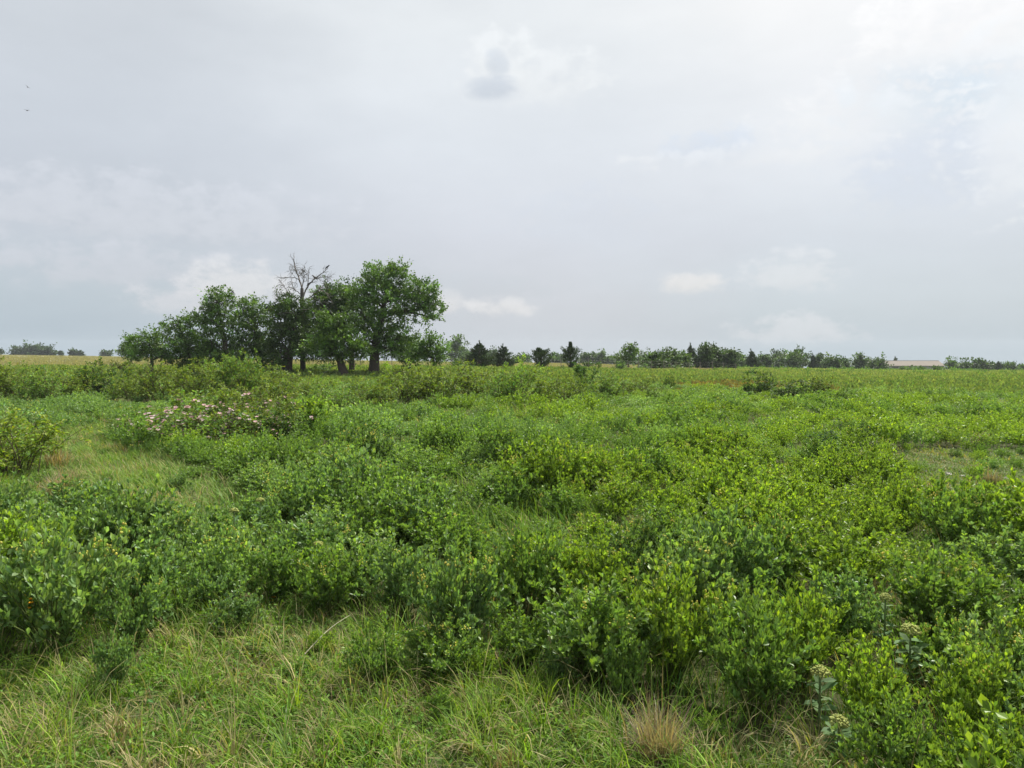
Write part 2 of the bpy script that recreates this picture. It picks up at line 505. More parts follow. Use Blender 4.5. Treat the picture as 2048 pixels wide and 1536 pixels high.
# hand placed bushes of the foreground: base px, base row, width px, height px, tone, blossoms, label
FRONT = [
    (105, 1345, 330, 265, 'pale', 1, 'large rounded blue-green bush with yellow flower clusters at the left edge of the near grass'),
    (268, 1315, 160, 155, 'blue', 1, 'lower blue-green bush leaning over the grass right of the big left-hand bush'),
    (20, 1225, 240, 170, 'yellow', 0, 'fresh yellow-green bush cut by the left frame edge behind the big blue-green bush'),
    (150, 1095, 210, 120, 'blue', 1, 'silvery blue-green bush in front of the tan dry grass tuft on the left'),
    (268, 1125, 130, 105, 'dark', 0, 'dark shadowed bush just right of the silvery blue-green bush on the left'),  # the dark tone puts its shade into the leaf colour
    (232, 1405, 120, 125, 'blue', 0, 'small lone blue-green bush standing in the near grass on the left'),
    (430, 1245, 150, 120, 'blue', 0, 'pale blue-green bush at the back edge of the near grass'),
    (540, 1225, 170, 120, 'mid', 0, 'mid-green bush at the back edge of the near grass with tall grass before it'),
    (660, 1250, 160, 130, 'mid', 1, 'mid-green bush with cream buds behind the bent straw at the back of the grass'),
    (752, 1395, 160, 130, 'mid', 0, 'small loose green bush growing alone in the middle of the near grass'),
    (915, 1345, 230, 215, 'blue', 1, 'big bluish green bush with yellow flower clusters jutting into the near grass at the centre'),
    (1050, 1270, 220, 190, 'mid', 1, 'tall green bush with yellow flower clusters behind the central bush'),
    (800, 1255, 190, 150, 'blue', 0, 'blue-green bush left of the big central bush, bare of flowers'),
    (960, 1370, 90, 60, 'yellow', 0, 'little bright yellow-green sprout at the foot of the big central bush'),
    (1250, 1432, 130, 150, 'mid', 0, 'small upright bush beside the reddish dry grass tuft'),
    (1345, 1395, 260, 230, 'yellow', 1, 'broad yellow-green bush with cream flower clusters right of the grassy gap'),
    (1200, 1250, 180, 150, 'yellow', 1, 'yellow-tipped bush at the head of the grassy gap right of centre'),
    (1500, 1450, 250, 230, 'mid', 0, 'dense green bush with a deep dark shadow at its foot, right of the reddish tuft'),
    (1600, 1390, 230, 200, 'yellow', 0, 'yellow-green bush standing behind the pale milkweed head'),
    (1750, 1500, 230, 200, 'yellow', 0, 'bright yellow-green bush right of the two front milkweeds'),
    (1960, 1530, 240, 210, 'yellow', 1, 'yellow-green bush with orange-yellow flower clusters in the bottom right corner'),
    (1870, 1400, 200, 160, 'mid', 1, 'green bush with cream flower clusters behind the corner bush on the right'),
    (1690, 1310, 220, 150, 'blue', 0, 'bush with large pale blue-green leaves between the rear milkweeds'),
    (2060, 1395, 200, 160, 'yellow', 0, 'yellow-green bush running off the right frame edge above the corner bush'),
    (1790, 1625, 240, 190, 'mid', 0, 'green bush cut by the bottom frame edge right of the lowest milkweed'),
    (1960, 1660, 260, 220, 'yellow', 0, 'lime-green bush cut by the bottom frame edge in the right corner'),
    (345, 1262, 120, 80, 'mid', 0, 'low leafy plant between the big left-hand bush and the near grass'),
    (640, 1330, 90, 60, 'yellow', 0, 'tiny lime-green plant in the grass below the bent pale stalk'),
    (880, 1450, 90, 70, 'mid', 0, 'tiny green plant low in the near grass at the centre'),
    (1115, 1385, 100, 90, 'blue', 0, 'small bluish plant in the grassy gap left of the upright bush'),
    (1420, 1505, 80, 70, 'mid', 0, 'low seedling bush in the grass right of the reddish dry tuft'),
]
BUSHES = []          # x, y, radius of everything already standing
for (px, py, w, h, tone, bl, label) in FRONT:
    p = ground(px, py - .12 * h)
    d = p[1]
    m = d / F
    indigo(p, w * m * .95, h * m * 1.05, tone, label, 'wild indigo bushes nearest the camera', bl)
    BUSHES.append((p[0], p[1], w * m * .42))

# --- shrub thickets (placed before the carpet fills the rest)
def shrub_template(R, H, canes, leaf, per, col, woody=(.10, .075, .05), arch=.5):
    g, s = Geo(), Geo()
    P, D = [], []
    for k in range(canes):
        phi = rng.uniform(0, 2 * math.pi); u = rng.uniform(.1, 1) ** .6
        o = np.array([math.cos(phi), math.sin(phi), 0])
        hh = H * rng.uniform(.62, 1.08) * (1 - .45 * u ** 2)
        t = np.linspace(0, 1, 8)
        b0 = np.append(rng.normal(0, R * .28, 2), 0)
        path = b0 + o[None] * (R * u * t ** 1.5)[:, None] + np.array([0, 0, 1.0])[None] * (hh * (t * (1 + arch * .6) - arch * .6 * t ** 3))[:, None]
        path += np.cumsum(rng.normal(0, .02, (8, 3)), 0)
        tube(s, path, np.linspace(.013, .004, 8), woody, 4)
        for b in range(7):
            i = rng.integers(2, 8); a = path[i]
            bd = unit(o * .5 + rdir(1)[0] + np.array([0, 0, .45])); L = rng.uniform(.18, .42) * H * .55
            bp = a + bd * np.linspace(0, L, 4)[:, None] + np.array([0, 0, -1.0]) * (np.linspace(0, 1, 4) ** 2 * L * .22)[:, None]
            tube(s, bp, np.linspace(.006, .002, 4), woody, 3)
            tt = rng.uniform(0, 1, per)[:, None]
            P.append(bp[0] * (1 - tt) + bp[-1] * tt + rng.normal(0, .03, (per, 3)))
            D.append(unit(bd + rdir(per) * .9))
    P = np.concatenate(P); D = np.concatenate(D); n = len(P)
    fz = 1.0 * H / np.percentile(P[:, 2], 96); fr = 1.0 * R / np.percentile(np.hypot(P[:, 0], P[:, 1]), 92)
    P = P * [fr, fr, fz]
    for i in range(len(s.v)): s.v[i] = s.v[i] * [fr, fr, fz]
    k = P[:, 2] > .03
    P, D = P[k], D[k]; n = len(P)
    c = vary(col, n, .25, .14)
    hi = np.clip(P[:, 2] / H, 0, 1)
    y = rng.uniform(0, 1, n) < .30 * hi
    c[y] = vary(C_OLIVE * [1.25, 1.15, .8], y.sum(), .2, .12)
    L = leaf * rng.uniform(.65, 1.3, n)
    leaves(g, P, D, unit(rdir(n) * .8 + [0, 0, 1]), L, L * rng.uniform(.45, .65, n), c)
    out = P[(np.hypot(P[:, 0], P[:, 1]) > R * .35) | (P[:, 2] > H * .6)]
    return g, s, out


SHRUB = {'olive': [], 'green': [], 'dark': []}
ROSE_TIPS = []
for key, col, n in (('olive', C_OLIVE * .9, 3), ('green', C_GREEN, 2), ('dark', C_DARK * .8, 2)):
    for k in range(n):
        g_, s_, tp = shrub_template(1.25, 1.75, rng.integers(30, 40), .105, 15 if key != 'dark' else 26, col)
        a, b = g_.mesh('shrub_foliage'), s_.mesh('shrub_stems', True)
        a.materials.append(M_SHRUB); b.materials.append(M_BARK)
        SHRUB[key].append((a, b, tp))


def shrub(px, base, w, h, kind, label, group=None, tint=1.0, name='thicket_shrub', pink=0, cat='shrub'):
    p = ground(px, base); m = p[1] / F
    a, b, tp = SHRUB[kind][int(rng.integers(len(SHRUB[kind])))]
    sc = (w * m / 2.4, w * m / 2.4 * rng.uniform(.9, 1.15), h * m / 1.62)
    r = thing(name, label, cat, p - [0, 0, .03], group, rng.uniform(0, 6.28), sc)
    link(a, 'foliage', None, r, np.broadcast_to(np.asarray(tint, float), 3) * rng.uniform(.92, 1.08))
    link(b, 'stems', None, r)
    if pink:
        g = Geo()
        cs = tp[rng.integers(len(tp), size=pink)]
        cs = cs[cs[:, 2] > .35]
        for c in cs:
            m_ = rng.integers(2, 5)
            q = c * [1.06, 1.06, 1.03] + rng.normal(0, .055, (m_, 3))
            for f in q:                                  # five broad petals round a centre
                nrm = unit(rdir(1)[0] * .6 + [0, 0, 1] + [c[0] * .4, c[1] * .4, 0])
                ax = unit(np.cross(nrm, [.3, .9, .1])); bx = np.cross(nrm, ax)
                th = np.arange(5) * 2 * math.pi / 5 + rng.uniform(0, 1)
                dr = ax[None] * np.cos(th)[:, None] + bx[None] * np.sin(th)[:, None] + nrm * .25
                leaves(g, np.tile(f, (5, 1)), dr, np.tile(nrm, (5, 1)), .058, .06, vary((.56, .37, .36) if rng.uniform() < .6 else (.58, .47, .46), 5, .06, .03))
        g.build('blossom', M_PETAL, r)
    BUSHES.append((p[0], p[1], w * m * .40))
    return r


GT = 'thicket shrubs in the hedge-like band below the trees'
k_ = 0
for (px, base, w, h, kind, label) in [
    (-70, 812, 150, 95, 'olive', 'thicket shrub running off the left frame edge, tallest of the left end'),
    (18, 806, 120, 92, 'olive', 'yellow-olive thicket shrub at the left end with a pointed leafy top'),
    (88, 808, 115, 84, 'green', 'green thicket shrub between the two olive shrubs at the left end'),
    (150, 804, 105, 66, 'olive', 'low olive thicket shrub in the dip before the dry field on the left'),
    (206, 797, 110, 74, 'dark', 'domed dark olive shrub rising over the dip in front of the dry field'),
    (268, 806, 100, 66, 'olive', 'low yellow-olive shrub right of the domed dark shrub'),
    (330, 806, 120, 76, 'olive', 'yellow-olive shrub below the leftmost tree of the grove'),
    (398, 808, 120, 82, 'olive', 'olive shrub with ruddy tips below the dense left part of the grove'),
    (450, 800, 100, 78, 'green', 'fresh green shrub in the thicket left of the tall bright shoots'),
    (484, 802, 95, 90, 'green', 'bright green shrub with the tallest shoots of the thicket, in front of the grove'),
    (548, 806, 130, 74, 'olive', 'yellow-olive shrub below the thick forked trunk'),
    (610, 812, 115, 62, 'olive', 'low olive shrub in front of the leaning trunk'),
    (680, 826, 120, 66, 'green', 'green shrub in the second row before the leaning trunk'),
    (420, 852, 130, 76, 'olive', 'olive shrub directly behind the pink-flowered rose'),
    (515, 842, 140, 78, 'olive', 'broad yellow-olive shrub behind the right end of the pink rose'),
    (600, 850, 120, 64, 'olive', 'olive shrub right of the pink rose with dark hollow below it'),
    (745, 822, 120, 62, 'olive', 'low olive shrub right of the yellow sapling'),
    (815, 812, 120, 74, 'olive', 'olive shrub with yellow sprays below the small tree at the right end of the grove'),
    (885, 812, 130, 78, 'olive', 'grey-olive shrub in the middle of the centre thicket'),
    (955, 806, 130, 76, 'olive', 'yellow-olive shrub below the first dark cedar'),
    (1020, 818, 115, 80, 'green', 'green shrub at the foot of the pale upright shoot'),
    (1085, 818, 120, 72, 'olive', 'grey-olive shrub between the pale shoot and the dark sapling'),
    (1140, 812, 80, 58, 'olive', 'small olive shrub hugging the dark sapling on its left'),
    (1215, 800, 100, 52, 'green', 'low green shrub right of the dark sapling'),
    (1268, 796, 80, 40, 'olive', 'lowest shrub at the right end of the centre thicket'),
]:
    h *= .80 if 540 < px < 700 else (.78 if px < 300 else .88); w *= .9
    shrub(px, base, w, h, kind, label, GT, tint=(1, 1, 1))

shrub(405, 893, 190, 84, 'green', 'sprawling wild rose shrub covered in pale pink blossom', 'pink flowered rose shrubs', name='rose_shrub', pink=110, cat='rose bush')
shrub(318, 893, 130, 62, 'green', 'low wild rose left of the main pink rose, few blossoms', 'pink flowered rose shrubs', name='rose_shrub', pink=70, cat='rose bush')
shrub(505, 882, 130, 86, 'olive', 'wild rose with the topmost pink blossoms at the right of the main rose', 'pink flowered rose shrubs', name='rose_shrub', pink=64, cat='rose bush')
shrub(566, 894, 110, 64, 'dark', 'dark low rose with scattered pink blossoms at the right end', 'pink flowered rose shrubs', name='rose_shrub', pink=40, cat='rose bush')
shrub(245, 884, 70, 44, 'green', 'smallest wild rose at the edge of the grassy gap on the left', 'pink flowered rose shrubs', name='rose_shrub', pink=30, cat='rose bush')
shrub(30, 945, 190, 105, 'olive', 'yellow-green shrub with ruddy leaves at the left edge beside the grassy gap', tint=(1.22, 1.22, .9))
shrub(8, 893, 130, 74, 'green', 'whitish green shrub with pale pink tufts at the left frame edge', tint=(1.3, 1.2, 2.0), pink=9)
shrub(1514, 797, 74, 44, 'dark', 'dark leaning shrub, left one of the pair in the right-hand meadow', 'dark shrub pair in the right-hand meadow', tint=.9)
shrub(1580, 803, 90, 38, 'dark', 'dark spreading shrub, right one of the pair in the right-hand meadow', 'dark shrub pair in the right-hand meadow', tint=.9)
shrub(1640, 792, 56, 32, 'dark', 'small ragged shrub right of the dark pair in the meadow', tint=(1.6, 1.35, 1.1))
shrub(1340, 782, 26, 26, 'dark', 'tiny dark shrub at the left end of the rust-brown patch')

# saplings: a few tall shoots
def sapling(px, base, w, h, col, label, lean=0.0, woody=(.10, .08, .05), n=5, leafs=220):
    p = ground(px, base); m = p[1] / F; H = h * m; R = w * m / 2
    r = thing('sapling', label, 'sapling', p, 'saplings standing in the shrub band')
    g, s = Geo(), Geo(); P, D = [], []
    for k in range(n):
        o = np.array([rng.normal(0, 1), rng.normal(0, 1), 0]); o = o / np.linalg.norm(o)
        t = np.linspace(0, 1, 7)
        path = o * (R * .8 * t ** 1.2)[:, None] + np.array([lean * H, 0, 0]) * (t ** 1.3)[:, None] + np.array([0, 0, H * rng.uniform(.75, 1)]) * t[:, None]
        tube(s, path, np.linspace(.022, .005, 7), woody, 5)
        for b in range(10):
            i = rng.integers(2, 7); bd = unit(rdir(1)[0] + o * .4 + np.array([0, 0, .6])); L = rng.uniform(.15, .3) * H * .6
            tube(s, path[i] + bd * np.linspace(0, L, 3)[:, None], np.linspace(.008, .003, 3), woody, 3)
            kk = leafs // 10
            P.append(path[i] + bd * (rng.uniform(0, 1, (kk, 1)) * L) + rng.normal(0, .05, (kk, 3))); D.append(unit(bd + rdir(kk) * .8))
    P, D = np.concatenate(P), np.concatenate(D)
    leaves(g, P, D, unit(rdir(len(P)) * .8 + [0, 0, 1]), .10 * rng.uniform(.7, 1.3, len(P)), .05, vary(col, len(P), .25, .12))
    g.build('foliage', M_SHRUB, r); s.build('stems', M_BARK, r, True)
    BUSHES.append((p[0], p[1], R * .6))


sapling(638, 885, 92, 82, C_YEL * .9, 'yellow-green sapling with bare forked stems at the front of the thicket', .05)
sapling(1040, 812, 44, 92, C_YEL * 1.0 + .03, 'pale upright shoot leaning right above the centre thicket', .2, n=4)
sapling(1168, 792, 58, 62, C_DARK * .9, 'dense dark sapling at the right end of the centre thicket', .12, n=7, leafs=320)
sapling(788, 790, 60, 68, C_YEL * 1.05, 'bright yellow-green sapling in front of the grove\'s right end', 0, n=4)

# ------------------------------------------------------------------ the indigo carpet
def darts(n, r0, dmin, dmax, half=.95):
    """Dart throwing over a wedge of ground: returns x, y with spacing that grows a little with distance."""
    cell, out = {}, []
    u = rng.uniform(dmin ** 2, dmax ** 2, n) ** .5; a = rng.uniform(-half, half, n)
    X, Y = u * np.sin(a), u * np.cos(a)
    op = openness(X, Y)
    hol = np.sin(X * 2.1 + 1.9 * np.sin(Y * 1.3)) * np.sin(Y * 1.7 + 1.6 * np.sin(X * .9 + 2))
    for x, y, o, dd, ho, aa in zip(X, Y, op, u, hol, a):
        if o and rng.uniform() > .09: continue
        if dd < 5.0 and abs(aa) < .66: continue
        if ho > .60 and dd < 40: continue
        r = r0 * (1 + .012 * dd) * (1.0 + .25 * math.sin(x * 1.1) * math.sin(y * .9))
        i, j = int(x // 1.0), int(y // 1.0); ok = True
        for ii in (i - 1, i, i + 1):
            for jj in (j - 1, j, j + 1):
                for (a_, b_) in cell.get((ii, jj), ()):
                    if (a_ - x) ** 2 + (b_ - y) ** 2 < r * r: ok = False; break
                if not ok: break
            if not ok: break
        if not ok: continue
        cell.setdefault((i, j), []).append((x, y)); out.append((x, y))
    return np.array(out)


pts = darts(60000, .44, 3.2, 46)
B = np.array(BUSHES)
keep = np.ones(len(pts), bool)
for bx, by, br in B:
    keep &= (pts[:, 0] - bx) ** 2 + (pts[:, 1] - by) ** 2 > (br * .85 + .12) ** 2
pts = pts[keep]
pts = pts[np.argsort(np.hypot(pts[:, 0], pts[:, 1]))]


def tone_at(x, y):
    """Drifts of yellower and bluer plants across the meadow: yellow to the right, blue to the left and centre."""
    a = math.atan2(x, y)
    v = math.sin(x * .55 + 1.7 * math.sin(y * .31)) + math.sin(y * .47 + x * .21 + 2.0)
    v = v * .5 + a * 1.7 + rng.normal(0, .45)
    if v > .62: return 'yellow'
    if v < -.55: return 'pale' if rng.uniform() < .3 else 'blue'
    return 'dark' if rng.uniform() < .10 else ('pale' if rng.uniform() < .14 else 'mid')


ZONES = [
    (-9, -.22, 0, 9, 'bush in the left stand close behind the near grass'),
    (-.22, .20, 0, 9, 'bush in the central stand close behind the near grass'),
    (.20, 9, 0, 9, 'bush in the right-hand stand close to the camera'),
    (-9, -.22, 9, 99, 'bush between the grassy gap on the left and the near stand'),
    (-.22, .20, 9, 99, 'bush in the central carpet beyond the near stand'),
    (.20, 9, 9, 99, 'bush on the right between bare patch and near stand'),
]
WORDS = {'mid': 'mid-green', 'blue': 'blue-green', 'yellow': 'yellow-green', 'dark': 'dark green', 'pale': 'pale silvery green'}
carpet = Geo()
n_thing = 0
for (x, y) in pts:
    d = math.hypot(x, y); z = float(terrain(x, y)); tone = tone_at(x, y)
    a = math.atan2(x, y)
    big = math.exp(rng.normal(0, .22)) * (1 + .26 * math.sin(x * 1.9 + 1) * math.sin(y * 1.4))
    big = min(max(big, .68), 1.28)
    swell = 1 + .32 * math.sin(x * 1.35 + 1.4 * math.sin(y * .8)) * math.sin(y * 1.15 + 1.1 * math.sin(x * .7 + 1))
    big *= swell ** .5
    w = .80 * big * rng.uniform(.9, 1.15); h = (.56 if d < 14 else max(.34, .56 - (d - 14) * .008)) * big * swell ** .8
    in_op = bool(openness(np.array([x]), np.array([y]))[0])
    if in_op: w *= rng.uniform(.35, .6); h *= rng.uniform(.35, .55)
    # behind the near grass everything that fills the frame is a bush of its own
    if n_thing < 280 and d < 17 and not (d < 5 and abs(a) > .6) and abs(a) < .70:
        zi = next(i for i, (a0, a1, d0, d1, _) in enumerate(ZONES) if a0 <= a < a1 and d0 <= d < d1)
        bl = rng.uniform() < (.62 if a > 0 else .4)
        txt = ('%s%s %s' % (WORDS[tone], ' yellow-flowered' if bl else ' flowerless', ZONES[zi][4]))
        if in_op:
            bl = False; txt = '%s dwarf plant scattered in the %s' % (WORDS[tone], 'near grass' if d < 9 else 'open grassy gap')
        indigo(np.array([x, y, z]), w, h, tone, txt, 'wild indigo: ' + txt, bl)
        n_thing += 1
    else:
        sc = np.diag([w, w, h / .72]); th = rng.uniform(0, 6.28); c, s = math.cos(th), math.sin(th)
        Rm = np.array([[c, -s, 0], [s, c, 0], [0, 0, 1]])
        bank = LOD_NEAR if d < 19 else LOD
        carpet.add_copy(bank[int(rng.integers(len(bank)))], Rm @ sc, np.array([x, y, z - .03]), np.array(TONES[tone]) * rng.uniform(.9, 1.1))
        if rng.uniform() < .25:
            m = 5
            balls(carpet, np.array([x, y, z + h * .92]) + rng.normal(0, 1, (m, 3)) * [w * .25, w * .25, .04], .013, vary(YELLOW * [1, 1, .9], m, .15, .03))
o = carpet.build('meadow_plants', M_LEAF)
tag(o, 'unbroken carpet of leafy green meadow plants beyond the nearer bushes', 'meadow plants', kind='stuff')
print('bushes', n_thing, 'carpet', len(pts) - n_thing, carpet.n)

# ------------------------------------------------------------------ far meadow: tufts out to the ridge
def far_tufts():
    g = Geo()
    n = 52000
    d = np.exp(rng.uniform(math.log(38), math.log(330), n)); a = rng.uniform(-.78, .78, n)
    x = d * np.tan(a) * .98; y = d
    z = terrain(x, y)
    hay = (y > fence_y(x)) & (x < 30 + (y - 108) * .268)
    brown = inside(R_BROWN, x, y)
    for k in range(5):
        p = np.stack([x, y, z], 1) + np.stack([rng.normal(0, 1, n) * d * .0035, rng.normal(0, 1, n) * d * .004, 0 * d - .02], 1)
        L = d * .0042 * rng.uniform(.5, 1.5, n); L = np.minimum(L, .34) * np.where(hay, .75, 1)
        c = vary((.165, .225, .068), n, .22, .10)
        yl = np.clip((d - 45) / 70, 0, 1) * .9 * (.75 + .4 * np.sin(x * .09 + 2 * np.sin(y * .05)))
        sw = rng.uniform(0, 1, n) < yl
        c[sw] = vary((.235, .278, .095), sw.sum(), .15, .05)
        c[hay] = vary((.280, .262, .155), hay.sum(), .12, .05)
        c[brown] = vary((.200, .165, .060), brown.sum(), .2, .08)
        leaves(g, p, unit(rdir(n) * .6 + [0, 0, 1]), unit(rdir(n) * .6 + [0, -1, .4]), L, L * .5, c)
    n = 1500                                            # low leafy clumps standing in the pasture
    d = np.exp(rng.uniform(math.log(40), math.log(210), n)); a = rng.uniform(-.70, .78, n)
    x = d * np.tan(a); y = d
    k = ~((y > fence_y(x)) & (x < 30 + (y - 108) * .268)); x, y, d = x[k], y[k], d[k]; n = len(x)
    S = np.exp(rng.normal(0, .4, n)) * .34 * (1 + d / 160)
    tone = np.array([(.10, .19, .045), (.14, .24, .05), (.085, .15, .05)])[rng.integers(0, 3, n)]
    for k in range(26):
        u = rdir(n); u[:, 2] = np.abs(u[:, 2]) * .8
        p = np.stack([x, y, terrain(x, y)], 1) + u * S[:, None] * rng.uniform(.3, 1, (n, 1)) * [1.3, 1.3, .9]
        L = np.maximum(.08, d * .0022) * rng.uniform(.7, 1.4, n)
        leaves(g, p, unit(u + rdir(n) * .5 + [0, 0, .5]), unit(rdir(n) + [0, 0, .6]), L, L * .5, tone * np.exp(rng.normal(0, .2, (n, 1))))
    o = g.build('meadow_grass', M_GRASS)
    tag(o, 'rough yellow-green grass of the far meadow and the dry field', 'grass', kind='stuff')


far_tufts()

# scattered darker forbs standing out of the right-hand meadow
for (px, base, w, h, label) in [
    (1712, 888, 64, 40, 'dark bushy clump at the upper left of the bare patch'),
    (1955, 838, 42, 28, 'dark round clump high on the right of the meadow'),
    (2020, 842, 36, 24, 'dark clump nearest the right frame edge, above the bare patch'),
    (1425, 822, 34, 26, 'dark clump in the open meadow below the rust-brown patch'),
    (1305, 806, 30, 24, 'dark clump just right of the centre thicket'),
    (1645, 905, 70, 40, 'grey-green clump with broad pale leaves left of the bare patch'),
    (1848, 800, 36, 20, 'dark clump below the right half of the barn'),
    (1690, 812, 40, 26, 'dark clump right of and below the dark shrub pair'),
    (1960, 908, 30, 24, 'small dark clump on the far rim of the bare patch'),
    (1910, 915, 26, 16, 'tiny green clump inside the bare patch'),
]:
    shrub(px, base, w, h, 'dark', label, 'dark clumps dotted over the right-hand meadow', tint=(1.2, 1.3, 2.4) if 'grey' in label else (1.1, 1.15, 1.1), name='meadow_clump', cat='clump')


# ------------------------------------------------------------------ near grass
def near_grass():
    g = Geo()
    # open grass in front
    def patch(n, dmin, dmax, half, test, hmin, hmax, w, cols, dens_clump=True, bend=(.5, 1.6), seg=4, box=None):
        if box is None:
            u = rng.uniform(dmin ** 2, dmax ** 2, n * 3) ** .5; a = rng.uniform(-half, half, n * 3)
            x, y = u * np.sin(a), u * np.cos(a)
        else:
            x = rng.uniform(box[:, 0].min(), box[:, 0].max(), n * 3); y = rng.uniform(box[:, 1].min(), box[:, 1].max(), n * 3)
        if dens_clump:      # gather into tufts
            cx = np.round(x / .16) * .16; cy = np.round(y / .16) * .16
            hsh = np.sin(cx * 127.1 + cy * 311.7) * 43758.5; hsh2 = np.sin(cx * 269.5 + cy * 183.3) * 43758.5
            jx = (hsh - np.floor(hsh) - .5) * .16; jy = (hsh2 - np.floor(hsh2) - .5) * .16
            k = rng.uniform(.25, 1, n * 3)
            x = (cx + jx) * (1 - k) + x * k; y = (cy + jy) * (1 - k) + y * k
        keep = test(x, y); x, y = x[keep][:n], y[keep][:n]; m = len(x)
        z = terrain(x, y)
        f = .5 + .5 * np.sin(x * 2.3 + 1.2 * np.sin(y * 1.9)) * np.sin(y * 2.6 + x)
        h = rng.uniform(hmin, hmax, m) * (.7 + .6 * f)
        pick = rng.choice(len(cols), m, p=[c[1] for c in cols])
        c = np.stack([vary(cols[i][0], m, .2, .12) for i in range(len(cols))])[pick, np.arange(m)]
        # drifts of straw
        dry = (np.sin(x * 1.7 + 2 * np.sin(y * 1.1 + 1)) * np.sin(y * 2.1 + .6) > .45) & (rng.uniform(0, 1, m) < .45)
        c[dry] = vary((.30, .25, .12), dry.sum(), .2, .08)
        az = rng.uniform(0, 6.28, m) * .6 + np.sin(x * 1.3 + y * .8) * 1.5
        blades(g, np.stack([x, y, z - .01], 1), h, az, rng.uniform(*bend, m), w * rng.uniform(.6, 1.4, m), c, seg)

    GR = [((.150, .270, .034), .56), ((.095, .200, .034), .26), ((.24, .30, .075), .12), ((.36, .31, .15), .06)]
    fr = lambda x, y: inside(R_FRONT, x, y)
    # tussocks: each a fan of arching blades with a colour and a height of its own
    nt_ = 5200
    u = rng.uniform(3.3 ** 2, 8.8 ** 2, nt_) ** .5; a = rng.uniform(-.85, .85, nt_)
    x, y = u * np.sin(a), u * np.cos(a)
    bare = np.sin(x * 1.9 + 1.5 * np.sin(y * 1.3)) * np.sin(y * 2.3 + 1.1 * np.sin(x * 1.7)) 
    k = fr(x, y) & (bare > -.55 - rng.uniform(0, .4, nt_)); x, y = x[k], y[k]; T = len(x)
    tall = np.exp(rng.normal(0, .38, T)); per = rng.integers(14, 34, T)
    pick = rng.choice(6, T, p=[.36, .27, .19, .09, .05, .04])
    dry = (np.sin(x * 1.5 + 2 * np.sin(y * 1.1 + 1)) * np.sin(y * 1.9 + .6) > .35)
    pick = np.where(dry & (rng.uniform(0, 1, T) < .28), 4, pick)
    TC = np.array([(.165, .275, .030), (.120, .225, .032), (.210, .300, .036), (.140, .225, .060), (.33, .29, .14), (.24, .20, .10)])[pick] * np.exp(rng.normal(0, .15, (T, 1)))
    i = np.repeat(np.arange(T), per); m = len(i)
    az = rng.uniform(0, 6.28, m) * .75 + .4 + np.sin(x[i] * .9 + y[i] * .6)
    rad = rng.uniform(0, .045, m)
    px_, py_ = x[i] + np.cos(az) * rad, y[i] + np.sin(az) * rad
    c = TC[i] * np.exp(rng.normal(0, .18, (m, 1)))
    st = rng.uniform(0, 1, m) < .07; c[st] = vary((.34, .31, .14), st.sum(), .15, .05)
    h = np.minimum(tall[i], 1.7) * rng.uniform(.08, .28, m)
    blades(g, np.stack([px_, py_, terrain(px_, py_) - .01], 1), h, az, rng.uniform(.5, 2.7, m), rng.uniform(.0035, .0095, m), np.clip(c, .01, .8))
    patch(34000, 3.3, 8.5, .85, fr, .04, .16, .0065, [((.115, .205, .034), .76), ((.24, .21, .10), .24)])
    pa = lambda x, y: inside(R_PATH, x, y)
    patch(34000, 9, 26, .85, pa, .12, .34, .011, [((.155, .260, .042), .65), ((.22, .28, .08), .25), ((.34, .30, .16), .10)], seg=2, box=R_PATH)
    ba = lambda x, y: inside(R_BARE, x, y)
    patch(30000, 10, 30, .95, ba, .06, .15, .016, [((.150, .225, .05), .66), ((.22, .25, .09), .24), ((.30, .26, .15), .10)], seg=2, box=R_BARE)
    un = lambda x, y: ~openness(x, y)
    patch(44000, 2.2, 12, 1.1, un, .18, .48, .0065, GR)
    patch(30000, 11, 30, .75, un, .25, .55, .013, GR, seg=2)
    # matted thatch lying close to the soil, and broken straws
    n = 17000
    u = rng.uniform(3.3 ** 2, 8.8 ** 2, n) ** .5; a = rng.uniform(-.85, .85, n); x, y = u * np.sin(a), u * np.cos(a)
    k = fr(x, y) | (rng.uniform(0, 1, n) < .25); x, y = x[k], y[k]; n = len(x)
    aa = rng.uniform(0, 6.28, n)
    P = np.stack([x, y, terrain(x, y) + rng.uniform(.01, .09, n)], 1)
    leaves(g, P, np.stack([np.cos(aa), np.sin(aa), rng.normal(.05, .3, n)], 1), unit(rdir(n) * .4 + [0, 0, 1]), rng.uniform(.06, .22, n), .006, vary((.25, .225, .12), n, .25, .08))
    # clover-like low leaves in drifts of the front grass
    n = 85000
    u = rng.uniform(3.3 ** 2, 8.8 ** 2, n) ** .5; a = rng.uniform(-.85, .85, n); x, y = u * np.sin(a), u * np.cos(a)
    k = fr(x, y) & (np.sin(x * 2.7 + 1.5 * np.sin(y * 2.2)) * np.sin(y * 3.1 + 1.3 * np.sin(x * 1.9)) > .05); x, y = x[k], y[k]; n = len(x)
    P = np.stack([x, y, terrain(x, y) + rng.uniform(.02, .20, n) ** 1.2], 1)
    leaves(g, P, unit(rdir(n) + [0, 0, .5]), unit(rdir(n) * .6 + [0, 0, 1]), rng.uniform(.015, .045, n), rng.uniform(.008, .022, n), vary((.130, .240, .042), n, .28, .10))
    # seed stalks above the grass
    u = rng.uniform(3.4 ** 2, 8.5 ** 2, 9000) ** .5; a = rng.uniform(-.8, .8, 9000)
    x, y = u * np.sin(a), u * np.cos(a); k = inside(R_FRONT, x, y); x, y = x[k][:420], y[k][:420]
    m = len(x); z = terrain(x, y); az = rng.uniform(0, 6.28, m)
    h = rng.uniform(.35, .62, m)
    blades(g, np.stack([x, y, z], 1), h, az, rng.uniform(.9, 1.9, m), np.full(m, .0035), vary((.33, .30, .14), m, .15, .06))
    # low broad leaves between the blades
    n = 30000
